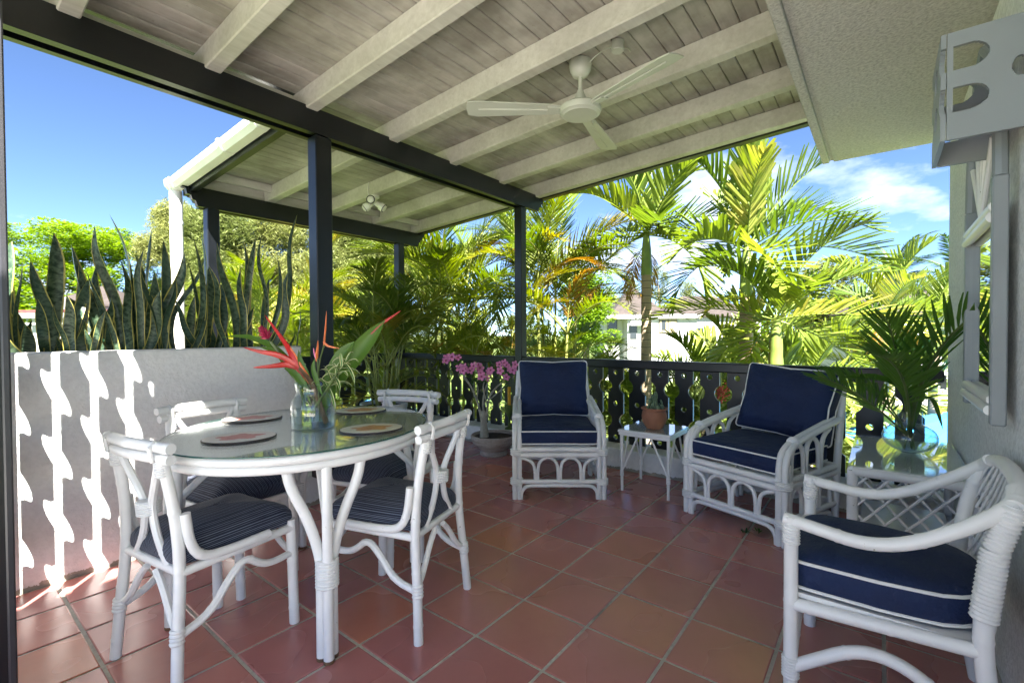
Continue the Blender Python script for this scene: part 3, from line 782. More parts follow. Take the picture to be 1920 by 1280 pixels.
# ================================================================ cane armchairs
def armchair():
    t = thing('armchair', '', 'armchair', group='white cane armchairs with navy box cushions')
    W = 'white_painted_cane'; HW = .31; FX, BX = .30, -.30
    def tb_(name, pts, r=.0185, it=2): return MB().cane(chaikin(pts, it), r, 10).build(name, W, t)
    for s in (-1, 1):
        for dy in (0, .034):        # twin canes: front leg running over into the arm
            yy = s*(HW-dy)
            tb_('arm_cane', [(FX, yy, 0), (FX, yy, .3), (FX, yy, .43), (FX-.03, yy, .505), (FX-.12, yy, .545), (BX+.25, yy, .585), (BX-.02, yy*.99, .625)])
        tb_('leg', [(FX-.036, s*(HW-.003), 0), (FX-.036, s*(HW-.003), .44)])
        tb_('leg', [(BX+.02, s*HW*.97, 0), (BX, s*HW*.97, .35), (BX-.06, s*HW*.95, .60), (BX-.135, s*HW*.90, .83)], .022)
        for z in (.345, .308): tb_('side_rail', [(FX, s*(HW-.012), z), (BX, s*(HW-.012), z)])
        tb_('side_stretcher', [(FX, s*(HW-.012), .125), (BX+.01, s*(HW-.012), .125)])
        tb_('corner_bend', [(FX-.06, s*(HW-.012), .0), (FX-.065, s*(HW-.012), .07), (FX-.11, s*(HW-.012), .095), (BX+.12, s*(HW-.012), .095), (BX+.07, s*(HW-.012), .07), (BX+.06, s*(HW-.012), .0)], .0145)
        for (a, b, z0, z1) in ((.215, .085, .36, .535), (.055, -.085, .36, .55), (.225, .10, .14, .295), (.075, -.065, .14, .295), (-.09, -.225, .14, .295)):
            m = (a+b)/2; y_ = s*(HW-.014)
            tb_('side_arch', [(a, y_, z0-.02), (a, y_, z0+(z1-z0)*.45), (a-.01, y_, z1-.035), (m+.015, y_, z1-.002), (m-.015, y_, z1-.002), (b+.01, y_, z1-.035), (b, y_, z0+(z1-z0)*.45), (b, y_, z0-.02)], .0135)
        tb_('side_arch', [(-.115, s*(HW-.014), .34), (-.115, s*(HW-.014), .46), (-.14, s*(HW-.014), .54), (-.22, s*(HW-.014), .58)], .0135)
        for z in (.32, .115): 
            MB().wrap((FX-.014, s*(HW-.014), z-.016), (FX-.014, s*(HW-.014), z+.03), .047, 4, 12).build('joint_wrap', 'wrap_cane', t)
        MB().wrap((FX-.105, s*(HW-.017), .538), (FX-.13, s*(HW-.017), .547), .036, 2, 12).build('joint_wrap', 'wrap_cane', t)
    for z in (.345, .306): tb_('front_rail', [(FX, -HW+.03, z), (FX, HW-.03, z)], .0205)
    tb_('front_stretcher', [(FX, -HW+.03, .122), (FX, HW-.03, .122)], .0175)
    tb_('front_bend', [(FX, -.265, 0), (FX, -.263, .05), (FX, -.235, .088), (FX, -.18, .094), (FX, .18, .094), (FX, .235, .088), (FX, .263, .05), (FX, .265, 0)], .0135)
    for a, b in ((-.15, -.008), (.008, .15)):
        m = (a+b)/2
        tb_('front_arch', [(FX, a, .125), (FX, a, .20), (FX, a+.012, .262), (FX, m-.012, .29), (FX, m+.012, .29), (FX, b-.012, .262), (FX, b, .20), (FX, b, .125)], .0125)
    for s in (-1, 1):
        tb_('front_arch', [(FX, s*.168, .125), (FX, s*.168, .20), (FX, s*.185, .262), (FX, s*.262, .29)], .0125)
    for z in (.345, .125): tb_('back_rail', [(BX, -HW+.02, z), (BX, HW-.02, z)])
    tb_('back_top', [(BX-.135, -HW*.91, .83), (BX-.155, -.12, .842), (BX-.155, .12, .842), (BX-.135, HW*.91, .83)], .022)
    for yq in (-.18, -.06, .06, .18):
        tb_('back_slat', [(BX, yq, .345), (BX-.06, yq, .62), (BX-.145, yq, .83)], .0135)
    for xq in (-.15, .05): tb_('seat_slat', [(xq, -HW+.02, .332), (xq, HW-.02, .332)], .015)
    return t
pa = armchair()
def place_arm(o, fm, f, lab):
    a = math.atan2(f[1], f[0]); o.rotation_euler = (0, 0, a); o.location = (fm[0]-.30*math.cos(a), fm[1]-.30*math.sin(a), 0); o['label'] = lab; return a
A1 = ((2.752, 1.752), (-.795, -.605)); A2 = ((2.955, .69), (-.943, .333))
ang1 = place_arm(pa, *A1, 'white cane armchair between stone bowl plant and small glass side table')
ac2 = copy_tree(pa); ang2 = place_arm(ac2, *A2, 'white cane armchair between small side table and lattice side table')
ol = pinch(rrect(.56, .55, .028), .56, .55, .018); seat_me = cushion_mesh(ol, .105, .034, 'navy_canvas', .008, seed=3); seat_pp = piping_mesh(ol, (.012, .098))
ob = pinch(rrect(.445, .555, .022), .445, .555, .05); back_me = cushion_mesh(ob, .115, .06, 'navy_canvas', .010, crown_b=.03, seed=5); back_pp = piping_mesh(ob, (.010, .106))
for (fm, f), a, nm in ((A1, ang1, 'armchair by the stone bowl'), (A2, ang2, 'armchair by the lattice table')):
    cx, cy = fm[0]-.30*math.cos(a), fm[1]-.30*math.sin(a)
    M = Matrix.Translation((cx, cy, 0)) @ Matrix.Rotation(a, 4, 'Z')
    so_ = thing('seat_cushion', 'navy box seat cushion with white piping on the '+nm, 'cushion'); so_.matrix_world = M @ Matrix.Translation((.025, 0, .372))
    link('cover', seat_me, so_); link('piping', seat_pp, so_)
    bo = thing('back_cushion', 'square navy back cushion with white piping leaning on the '+nm, 'cushion')
    tilt = 0 if a == ang1 else -.06
    bo.matrix_world = M @ Matrix.Translation((-.285, .0, .472)) @ Matrix.Rotation(tilt, 4, 'X') @ Matrix.Rotation(R(90-18), 4, 'Y') @ Matrix.Translation((-.215, 0, 0))
    link('cover', back_me, bo); link('piping', back_pp, bo)

# ================================================================ tub chair against the wall (local x forward = world +Y)
tu = thing('tub_chair', 'white cane tub chair with woven back against the house wall', 'chair', (1.91, 0, 0), PI/2)
W = 'white_painted_cane'
for s in (-1, 1):
    y = .25*s
    MB().cane([(.215, y, 0), (.215, y, .30), (.215, y, .585)], .0215, 12).build('front_leg', W, tu)
    MB().wrap((.215, y, .50), (.215, y, .562), .0255, 7, 12).build('leg_wrap', 'wrap_cane', tu)
    MB().wrap((.215, y, .085), (.215, y, .15), .0255, 7, 12).build('leg_wrap', 'wrap_cane', tu)
    MB().cane(chaikin([(.235, y, .575), (.14, y*1.01, .562), (.04, y*1.03, .548), (-.06, y*1.03, .572), (-.18, y*1.0, .648), (-.262, y*.93, .715), (-.272, y*.7, .745)], 2), .0205, 12).build('arm', W, tu)
    MB().cane(chaikin([(-.255, y*.95, 0), (-.215, y*.97, .25), (-.205, y, .40), (-.225, y*.98, .58), (-.262, y*.93, .715)], 2), .0225, 12).build('rear_leg', W, tu)
    if s > 0:
        MB().wrap((-.208, y, .42), (-.228, y*.975, .60), .030, 16, 12).build('post_wrap', 'wrap_cane', tu)
        MB().wrap((-.228, y*.975, .60), (-.262, y*.93, .71), .029, 10, 12).build('post_wrap', 'wrap_cane', tu)
    MB().cane([(.215, y, .315), (-.21, y*.98, .335)], .021, 12).build('side_rail', W, tu)
    MB().cane(chaikin([(.215, y, .115), (.15, y, .165), (.07, y, .225), (.0, y, .245), (-.08, y, .225), (-.16, y, .16), (-.22, y*.97, .10)], 2), .0195, 12).build('side_arch', W, tu)
MB().cane([(.215, -.25, .315), (.215, .25, .315)], .021, 12).build('front_rail', W, tu)
MB().cane(chaikin([(.215, -.25, .115), (.215, -.15, .20), (.215, 0, .25), (.215, .15, .20), (.215, .25, .115)], 2), .018, 10).build('front_arch', W, tu)
MB().cane([(-.21, -.245, .335), (-.235, 0, .335), (-.21, .245, .335)], .021, 12).build('back_rail', W, tu)
MB().cane(chaikin([(-.262, -.232, .715), (-.285, -.16, .752), (-.288, 0, .765), (-.285, .16, .752), (-.262, .232, .715)], 2), .022, 12).build('back_top', W, tu)
MB().prism([(-.225, -.24), (.22, -.24), (.22, .24), (-.225, .24)], 2, .336, .350).build('seat_panel', W, tu, smooth=False)
def back_pt(u, v): # u -1..1 across, v 0..1 up
    return Vector((-.222-.02*(1-u*u)-.045*v, .238*u*(1-.05*v), .36+.385*v))
for i in range(-9, 18):
    for sg in (1, -1):
        for dbl in (0, .030):
            seg = []
            for kk in range(15):
                v = kk/14; u = -1+i*.165+dbl+(v*1.25 if sg > 0 else 1.25-v*1.25)
                if -1 <= u <= 1: seg.append(back_pt(u, v)+Vector((.004*sg, 0, 0)))
            if len(seg) > 1: MB().tube(seg, .0028, 5).build('weave_strand', 'wrap_cane', tu)
for i in range(8):
    v = (i+.6)/8.2
    MB().tube([back_pt(-1+2*kk/10, v) for kk in range(11)], .0026, 5).build('weave_strand', 'wrap_cane', tu)
# D-shaped cushion
dsh = []
for i in range(13): a = R(90+180*i/12); dsh.append((-.09+.17*math.cos(a), .225*math.sin(a)))
dsh = [(p[0], p[1]) for p in dsh]
fr = rrect(.12, .47, .055, 5); fr = [(.17+p[0], p[1]) for p in fr if p[0] > 0]
half = [p for p in fr if p[1] >= 0]; other = [p for p in fr if p[1] < 0]
fr = sorted(fr, key=lambda p: p[1])
outl = fr + [(.08, .236), (.0, .236)] + dsh + [(.0, -.236), (.08, -.236)]
tcu = thing('seat_cushion', 'navy D-shaped seat cushion with white piping on the tub chair', 'cushion', (1.91, 0, .352), PI/2)
link('cover', cushion_mesh(outl, .095, .032, 'navy_canvas', .008, seed=9), tcu); link('piping', piping_mesh(outl, (.012, .090), .0052), tcu)

# ================================================================ small side table with cactus
st = thing('side_table', 'small square white cane side table with glass top before railing', 'side table', (3.355, 1.315, 0))
hx, hy, zt = .185, .185, .45
for z, rr, ins in ((zt-.012, .0125, .0), (zt-.033, .011, .004)):
    MB().tube([(-hx+ins, -hy+ins, z), (hx-ins, -hy+ins, z), (hx-ins, hy-ins, z), (-hx+ins, hy-ins, z)], rr, 8, closed=True).build('top_rim', W, st, recalc=False)
MB().box((-hx, -hy, zt-.014), (hx, hy, zt-.003)).build('top_panel', W, st, smooth=False)
MB().box((-hx-.008, -hy-.008, zt), (hx+.008, hy+.008, zt+.005), .001).build('glass_top', 'table_glass', st, smooth=False)
for sx in (-1, 1):
    for sy in (-1, 1):
        p0 = Vector((sx*(hx-.015), sy*(hy-.015), 0)); p1 = Vector((sx*(hx-.012), sy*(hy-.012), zt-.03))
        MB().tube([p0, p1], [.0105, .0125], 8).build('leg', W, st)
        MB().wrap(p0.lerp(p1, .26), p0.lerp(p1, .36), .0155, 4, 8).build('leg_wrap', 'wrap_cane', st)
        for q in ((-sx*.13, 0, 0), (0, -sy*.13, 0)):
            MB().tube([p0.lerp(p1, .34), p1+Vector(q)], .007, 6).build('brace', W, st)
cp = thing('terracotta_pot', 'round terracotta pot on the small side table', 'pot', (3.33, 1.30, zt+.006))
pr = [(0, 0), (.055, 0), (.060, .004), (.082, .045), (.090, .085), (.086, .115), (.080, .128), (.092, .138), (.094, .147), (.088, .150), (.078, .143), (.076, .125), (0, .122)]
MB().lathe(pr, 28).build('pot_body', 'terracotta_pot', cp); MB().lathe([(0, .130), (.0755, .128)], 20).build('soil', 'soil', cp)
cc = thing('cactus', 'clump of small grey green cactus pads in terracotta pot', 'cactus', (3.33, 1.30, zt+.006+.128))
for i in range(20):
    a = rnd.uniform(0, 2*PI); q = rnd.uniform(.0, .058); hh = rnd.uniform(.024, .046)*(1.35 if q < .03 else 1)
    M = Euler((rnd.uniform(-.5, .5), rnd.uniform(-.5, .5), rnd.uniform(0, 6))).to_matrix()
    MB().blob((q*math.cos(a), q*math.sin(a), hh*.8), .018, .009, hh, M, 8, 6).build('pad', 'cactus_skin', cc)
    if i % 3 == 0: MB().blob((q*math.cos(a)*1.15, q*math.sin(a)*1.15, hh*1.9), .014, .008, hh*.6, M, 8, 6).build('pad', 'cactus_skin', cc)

# ================================================================ lattice side table with round vase
lt = thing('side_table', 'white cane side table with lattice sides and glass top against house wall', 'side table')
x0, x1, y0, y1, zt2 = 2.66, 3.46, -.295, .10, .535
for xx in (x0, x1):
    for yq in (y0, y1): MB().tube([(xx, yq, 0), (xx, yq, zt2-.02)], .022, 12).build('leg', W, lt)
for z in (zt2-.024, .14):
    for (a, b_) in (((x0, y0), (x1, y0)), ((x1, y0), (x1, y1)), ((x1, y1), (x0, y1)), ((x0, y1), (x0, y0))):
        MB().tube([(a[0], a[1], z), (b_[0], b_[1], z)], .0215 if z > .3 else .016, 12).build('rail', W, lt)
def lattice(fn, L, z0, z1, n):
    hgt = z1-z0
    for i in range(-8, n+8):
        for sg in (1, -1):
            u0 = i*L/n; seg = []
            a, b_ = u0, u0+sg*hgt*.85
            t0, t1 = 0, 1
            lo, hi = 0, L
            ts = [0, 1]
            def cl(t): return a+(b_-a)*t
            if abs(b_-a) > 1e-6:
                tt = sorted(((lo-a)/(b_-a), (hi-a)/(b_-a))); t0, t1 = max(0, tt[0]), min(1, tt[1])
            if t1-t0 > .08: MB().tube([fn(cl(t0), z0+hgt*t0, sg), fn(cl(t1), z0+hgt*t1, sg)], .0055, 6).build('lattice_strip', 'wrap_cane', lt)
lattice(lambda u, z, s: Vector((x0+.004*s, y0+u, z)), y1-y0, .15, zt2-.04, 5)
lattice(lambda u, z, s: Vector((x1+.004*s, y0+u, z)), y1-y0, .15, zt2-.04, 5)
lattice(lambda u, z, s: Vector((x0+u, y1+.004*s, z)), x1-x0, .15, zt2-.04, 10)
MB().box((x0+.02, y0+.02, .15), (x1-.02, y1-.02, .165)).build('shelf', W, lt, smooth=False)
MB().box((x0-.005, y0, zt2-.006), (x1+.005, y1+.005, zt2-.001)).build('top_panel', W, lt, smooth=False)
MB().box((x0-.018, y0-.01, zt2+.001), (x1+.018, y1+.018, zt2+.007), .001).build('glass_top', 'table_glass', lt, smooth=False)

def vase(name, label, loc, outer, thick, wz):
    v = thing(name, label, 'vase', loc)
    inner = [(max(0, r-thick), z) for r, z in outer if z > .004]; inner[0] = (inner[0][0], .006)
    MB().lathe([(0, 0)]+outer+inner[::-1]+[(0, .006)], 36).build('glass', 'vase_glass', v)
    wi = [(max(0, r-thick-.0008), z) for r, z in outer if .004 < z < wz]
    MB().lathe([(0, .0075)]+wi+[(wi[-1][0], wz), (0, wz)], 30).build('water', 'vase_water', v)
    return v
def arc_prof(cz, r, rz_, a0, a1, n=12): return [(r*math.cos(R(a0+(a1-a0)*i/n)), cz+rz_*math.sin(R(a0+(a1-a0)*i/n))) for i in range(n+1)]
VB = (3.10, -.115, zt2+.008)
vase('bulb_vase', 'round clear glass bulb vase half full on lattice table', VB, [(.045, .001)]+arc_prof(.075, .112, .075, -66, 62, 16)+[(.050, .150), (.050, .205)], .0025, .085)

# ================================================================ leaves: generic strap and frond builders
def strap(pts, w, cup=.25, rows=12, base_w=.35, peak=.35, twist=0.0, normal=Vector((0, -1, 0)), tip=.02):
    """long leaf along a path; UV u across -1..1, v along"""
    pts = chaikin(pts, 3); L = [0]
    for a, b_ in zip(pts[:-1], pts[1:]): L.append(L[-1]+(b_-a).length)
    def P(t):
        d = t*L[-1]
        for i in range(len(L)-1):
            if L[i+1] >= d: return pts[i].lerp(pts[i+1], (d-L[i])/max(1e-9, L[i+1]-L[i]))
        return pts[-1]
    b = MB(); vs = []; uv = []; fs = []
    for i in range(rows+1):
        t = i/rows; p = P(t); tn = (P(min(1, t+.02))-P(max(0, t-.02))).normalized()
        if t < peak: ww = base_w+(1-base_w)*math.sin(PI/2*t/peak)
        else: ww = tip+(1-tip)*math.cos(PI/2*((t-peak)/(1-peak))**1.6)
        ww *= w
        sd = tn.cross(normal)
        sd = sd.normalized() if sd.length > 1e-3 else Vector((1, 0, 0))
        sd = Matrix.Rotation(twist*t, 3, tn) @ sd; nr = sd.cross(tn)
        for u in (-1, -.5, 0, .5, 1):
            vs.append(p+sd*(u*ww)+nr*(cup*ww*(u*u))); uv.append((u, t))
    for i in range(rows):
        for k_ in range(4): a = i*5+k_; fs.append((a, a+1, a+6, a+5))
    return b.add(vs, fs, uv)

def frond(L, n, ll, lw, arch, vee, droop, seed, a0=62, a1=22, start=.16, blunt=0.0, bare=.0):
    """pinnate leaf along +X rising nothing, arching down; returns MB of leaflets and of the stalk"""
    rr = random.Random(seed); N = 22; pts = [Vector((0, 0, 0))]; ang = 0; tans = []
    for i in range(N):
        t = i/N; ang = -arch*(t**1.4); d = Vector((math.cos(ang), 0, math.sin(ang))); tans.append(d); pts.append(pts[-1]+d*(L/N))
    tans.append(tans[-1])
    def P(t): i = min(N-1, int(t*N)); f = t*N-i; return pts[i].lerp(pts[i+1], f), tans[i].lerp(tans[i+1], f).normalized()
    b = MB()
    for i in range(n):
        t = start+(1-start)*(i+.5)/n
        env = math.sin(PI*min(1, (.12+.88*(t-start)/(1-start))))**.55 if t < .97 else .45
        env = max(.35, env)
        for s in (-1, 1):
            p, tn = P(min(1, t+rr.uniform(-.006, .006))); up = Vector((-tn.z, 0, tn.x)); side = Vector((0, s, 0))
            a = R(a0+(a1-a0)*((t-start)/(1-start))+rr.uniform(-7, 7)); v = vee+rr.uniform(-.16, .16)
            d = (tn*math.cos(a)+(side*math.cos(v)+up*math.sin(v))*math.sin(a)).normalized()
            le = ll*env*rr.uniform(.88, 1.06); w = lw*rr.uniform(.85, 1.1)
            wd = d.cross(up).normalized(); nr = wd.cross(d)
            q = p; dd = d.copy(); rows = [(0, .35), (.3, 1), (.66, .86 if blunt else .72), (1, blunt)]
            vs = []; ps = 0
            dr = droop*rr.uniform(.6, 1.3)
            for (tt, wf) in rows:
                q = q+dd*(le*(tt-ps)); ps = tt
                dd = (dd+Vector((0, 0, -dr*.45))).normalized()
                h_ = w*wf
                vs += [q-wd*h_, q-nr*(h_*.35), q+wd*h_]
            fs = []
            for r_ in range(3):
                for k_ in range(2): o_ = r_*3+k_; fs.append((o_, o_+1, o_+4, o_+3))
            b.add(vs, fs)
    st_ = MB().tube([P(k_/10)[0] for k_ in range(11)], [.011*max(.5, L/1.4), .003], 5)
    return b, st_
FR = {}
def frond_set(key, mat, stalk, cnt, **kw):
    out = []
    for i in range(cnt):
        k2 = dict(kw); k2['arch'] = kw['arch']*(.75+.5*i/max(1, cnt-1)); k2['droop'] = kw['droop']*(.7+.6*((i*7) % cnt)/cnt)
        a, s_ = frond(seed=i*13+len(key), **k2)
        me = a.mesh('frond', mat, smooth=False, recalc=False)
        # stalk joined with its own material slot
        bm = bmesh.new(); bm.from_mesh(me); n0 = len(bm.faces)
        vs = [bm.verts.new(p) for p in s_.v]
        for f in s_.f:
            try: nf = bm.faces.new([vs[j] for j in f]); nf.material_index = 1; nf.smooth = True
            except ValueError: pass
        bm.to_mesh(me); bm.free(); me.materials.append(MATS[stalk]); out.append(me)
    FR[key] = out
frond_set('broad', 'broad_frond', 'crownshaft', 5, L=1.45, n=23, ll=.47, lw=.027, arch=1.0, vee=.75, droop=.14, blunt=.55, a0=58, a1=24, start=.12)
frond_set('areca', 'areca_frond', 'cane_stem', 5, L=1.7, n=44, ll=.42, lw=.0105, arch=1.5, vee=.55, droop=.30, a0=58, a1=26, start=.22)
frond_set('arecad', 'areca_dark', 'cane_stem', 4, L=1.05, n=38, ll=.27, lw=.0075, arch=1.5, vee=.5, droop=.30, a0=58, a1=26, start=.25)
frond_set('orange', 'orange_frond', 'cane_stem', 2, L=1.2, n=34, ll=.34, lw=.010, arch=2.0, vee=.2, droop=.9, a0=55, a1=26, start=.2)
frond_set('coconut', 'coconut_frond', 'cane_stem', 3, L=3.2, n=46, ll=.75, lw=.028, arch=1.3, vee=.1, droop=.75, a0=60, a1=28, start=.18)
frond_set('cut', 'cut_leaf', 'flower_stem', 4, L=.62, n=24, ll=.20, lw=.0058, arch=.85, vee=.45, droop=.12, blunt=.3, a0=46, a1=18, start=.30)

def add_frond(key, parent, loc, az, elev, roll=0, sc=1.0):
    me = rnd.choice(FR[key])
    return link('frond', me, parent, loc, (Matrix.Rotation(az, 3, 'Z') @ Matrix.Rotation(-elev, 3, 'Y') @ Matrix.Rotation(roll, 3, 'X')).to_euler(), sc)
def crown(key, parent, loc, n, e0, e1, sc=1.0, az0=None, jitter=.25):
    a = rnd.uniform(0, 6.28) if az0 is None else az0
    for i in range(n):
        t = i/max(1, n-1)
        add_frond(key, parent, loc, a+i*2.39996+rnd.uniform(-jitter, jitter), R(e0+(e1-e0)*t+rnd.uniform(-6, 6)), rnd.uniform(-.35, .35), sc*rnd.uniform(.88, 1.1))

# ================================================================ snake plants in the planter
SN = [  # plants: list of leaves (base px, tip px x, tip px y, half width m, twist, bow)
 ('snake plant with broad gold-edged leaves at the screen end of the planter', [(14, -6, 468, .030, .5, .02), (30, 22, 452, .024, .3, -.02), (62, 26, 497, .034, -.9, -.10), (88, 101, 436, .030, .4, .02), (74, 57, 488, .022, .5, .03), (46, 47, 606, .026, .2, 0), (38, 41, 462, .012, 1.5, 0), (20, 4, 560, .026, .6, .05), (10, 60, 600, .016, .4, .1), (96, 70, 560, .022, .8, -.05)]),
 ('small snake plant with one tall twisted leaf, its lowest leaves splayed', [(138, 148, 495, .024, 2.6, -.03), (128, 118, 622, .022, .4, -.1), (134, 172, 618, .024, -.6, .15), (125, 100, 570, .015, .4, .0), (142, 158, 600, .014, .5, .0)]),
 ('snake plant with a curled dark leaf opposite the grey-roofed far house', [(168, 181, 498, .018, 2.2, .05), (160, 166, 524, .022, .5, -.03), (186, 208, 556, .036, .9, -.07), (212, 197, 578, .014, .2, 0), (176, 215, 540, .022, .6, .05), (196, 190, 600, .020, .8, .04)]),
 ('tallest snake plant in the planter with upright dark leaves', [(236, 133, 457, .026, .4, -.06), (222, 178, 422, .022, -.5, .05), (250, 205, 402, .029, 1.0, .04), (244, 226, 488, .020, .4, .03), (258, 254, 478, .022, .3, .02), (268, 270, 466, .016, .2, 0), (228, 250, 546, .031, .5, .08), (262, 284, 430, .017, 1.8, .02), (240, 262, 520, .018, .4, .0), (252, 300, 545, .022, -.5, .08)]),
 ('snake plant with crossing leaves beside the white downpipe', [(306, 258, 478, .024, .5, .05), (300, 306, 450, .018, .3, .02), (312, 346, 474, .028, -.6, -.05), (296, 316, 540, .024, .5, .04), (322, 398, 605, .020, .2, .25), (284, 290, 510, .022, .6, 0), (318, 330, 520, .018, .5, -.03), (290, 250, 560, .020, -.4, .06)]),
 ('snake plant with stout pale banded leaf before the far black post', [(352, 361, 440, .021, .6, .02), (346, 377, 438, .021, 1.3, .05), (390, 391, 502, .036, .3, 0), (412, 326, 556, .018, .3, -.08), (368, 372, 492, .018, .3, .03), (378, 352, 490, .015, .4, 0), (398, 422, 520, .020, -.5, .04), (362, 382, 560, .022, .7, -.04)]),
 ('snake plant at the end of the planter nearest the thick black post', [(436, 407, 455, .027, .4, .04), (444, 457, 452, .023, .3, .01), (462, 451, 500, .021, .5, .0), (472, 480, 443, .019, .2, .0), (484, 490, 442, .013, .2, 0), (488, 557, 402, .024, .5, .05), (494, 541, 508, .022, -.4, .08), (456, 476, 575, .024, .7, -.06), (430, 404, 545, .020, .3, -.02), (500, 505, 520, .018, .5, .0), (478, 520, 480, .020, .4, .03)]),
 ('single thin snake plant leaf in the corner of the planter', [(548, 562, 580, .012, 1.2, .03), (544, 552, 620, .010, .5, 0)])]
for lab, leaves in SN:
    bx = sum(l_[0] for l_ in leaves)/len(leaves); pc = at_y(bx, 655, 3.25)
    pl = thing('snake_plant', lab, 'snake plant', (pc.x, 3.26, .985), group='snake plants in the planter')
    extra = [(l_[0]+rnd.uniform(-14, 14), l_[1]+rnd.uniform(-25, 25), min(630, l_[2]+rnd.uniform(25, 120)), rnd.uniform(.012, .022), rnd.uniform(-.8, .8), rnd.uniform(-.06, .06)) for l_ in leaves[:2]]
    for (px, tx, ty, hw, tw, bow) in leaves+(extra if len(leaves) > 3 else []):
        Y0 = rnd.uniform(3.19, 3.32); Y1 = Y0+rnd.uniform(-.10, .12)
        p0 = at_y(px, 655, Y0); p0.z = .97; p1 = at_y(tx, ty, Y1)
        org = Vector((pc.x, 3.26, .985)); ln = (p1-p0).length
        sidev = Vector((1, 0, 0)); bow = bow*1.5+rnd.uniform(-.05, .05); mid = p0.lerp(p1, .5)+sidev*(bow*ln)+Vector((0, rnd.uniform(-.05, .05), 0))
        q1 = p0.lerp(p1, .25)+sidev*(bow*ln*.9); q3 = p0.lerp(p1, .78)+sidev*((bow*.3+rnd.uniform(-.05, .05))*ln)
        strap([p0-org, q1-org, mid-org, q3-org, p1-org], hw*rnd.uniform(.95, 1.5), rnd.uniform(.1, .6), 16, rnd.uniform(.45, .75), rnd.uniform(.4, .65), tw*1.3+rnd.uniform(-.5, .5), Vector((rnd.uniform(-.4, .4), -1, .1))).build('leaf', 'snake_leaf', pl, recalc=False, uv=True)

# ================================================================ table vase and its flowers
VL = Vector((1.058, 1.925, .7515)); VD = VL.dot(Vector((F_.x, F_.y, 0)))
vase('flower_vase', 'clear glass jar vase with narrow shoulders on dining table', VL, [(.082, .001), (.090, .006), (.092, .05), (.092, .095), (.088, .115), (.076, .135), (.071, .15), (.071, .172), (.076, .192)], .0028, .06)
def V_(x, y, dd=0): return at(x, y, VD+dd)
def flower(name, lab, cat): return thing(name, lab, cat, V_(590, 795))
def rel(o, pts): return [Vector(p)-o.location for p in pts]
def bract(o, pts, rad, mat, name='bract'): return MB().tube(chaikin(rel(o, pts), 2), [rad*.6, rad*.9, rad, rad*.9, rad*.75, rad*.5, rad*.3, rad*.15, .0006], 8, flat=.45).build(name, mat, o) if False else _br(o, pts, rad, mat, name)
def _br(o, pts, rad, mat, name):
    p = chaikin(rel(o, pts), 2); n = len(p)
    rs = [rad*(.45+.55*math.sin(min(1, i/(n*.35))*PI/2))*max(.02, 1-(i/(n-1))**2.2) for i in range(n)]
    return MB().tube(p, rs, 8, flat=.5).build(name, mat, o)
he = flower('heliconia_flower', 'red lobster claw flower with pointed bracts in the jar vase', 'flower')
MB().tube(chaikin(rel(he, [V_(612, 793), V_(598, 752), V_(584, 715), V_(562, 690)]), 2), [.011, .010], 8).build('stem', 'brown_stem', he)
bract(he, [V_(566, 694), V_(552, 680), V_(520, 664, -.02), V_(490, 660, -.03), V_(456, 651, -.04)], .016, 'red_bract')
bract(he, [V_(558, 690), V_(540, 682), V_(515, 686, -.03), V_(474, 689, -.06)], .015, 'red_bract')
bract(he, [V_(572, 708), V_(556, 684), V_(545, 660), V_(533, 640, .02), V_(496, 590, .03)], .017, 'red_bract')
bract(he, [V_(584, 720), V_(570, 700), V_(556, 675), V_(544, 650)], .015, 'orange_bract')
gi = flower('ginger_flower', 'crimson torch ginger flower head above the red bracts', 'flower')
MB().tube(chaikin(rel(gi, [V_(578, 790, .03), V_(565, 730, .03), V_(530, 668, .03), V_(508, 640, .03)]), 2), [.005, .007], 7).build('stem', 'flower_stem', gi)
gc = V_(498, 627, .03)-gi.location; gd = (V_(484, 608, .03)-V_(508, 640, .03)).normalized()
for i in range(34):
    t = (i+.5)/34; a = i*2.4; M = gd.to_track_quat('Z', 'Y').to_matrix()
    base = gc+gd*(-.022+.05*t); d = M @ Vector((math.cos(a), math.sin(a), .55+1.3*t)); d.normalize()
    MB().tube([base, base+d*.012*(1.3-.5*t), base+d*.030*(1.2-.5*t)], [.004, .0062, .0008], 5, flat=.5).build('petal', 'crimson', gi)
bp = flower('paradise_flower', 'thin upright orange and pink flower spike in the jar vase', 'flower')
MB().tube(chaikin(rel(bp, [V_(588, 790, .02), V_(596, 730, .02), V_(598, 680, .02), V_(608, 646, .02)]), 2), .0035, 6).build('stem', 'flower_stem', bp)
bract(bp, [V_(607, 652, .02), V_(609, 630, .02), V_(611, 608, .02), V_(612, 583, .02)], .0052, 'orange_bract')
bract(bp, [V_(606, 640, .02), V_(613, 648, .02), V_(624, 651, .02), V_(637, 653, .02)], .0055, 'orange_bract')
bu = flower('flower_bud', 'short orange bud beside the thin flower spike', 'flower bud')
MB().tube(chaikin(rel(bu, [V_(600, 790, -.01), V_(597, 730, -.01), V_(595, 672, -.01)]), 2), .003, 6).build('stem', 'flower_stem', bu)
bract(bu, [V_(594, 678, -.01), V_(594, 662, -.01), V_(596, 650, -.01), V_(596, 638, -.01)], .0075, 'orange_bract'); bract(bu, [V_(594, 674, -.01), V_(589, 662, -.01), V_(588, 652, -.01)], .005, 'pink_petal')
bl = flower('broad_leaf', 'long folded green leaf with red tip rising from the jar vase', 'leaf')
nv = -F_
strap(rel(bl, [V_(606, 780, .05), V_(622, 728, .05), V_(652, 690, .06), V_(690, 640, .08), V_(722, 600, .10)]), .040, .55, 16, .15, .55, .25, nv+Vector((0, 0, .5))).build('blade', 'cut_leaf', bl, recalc=False, uv=True)
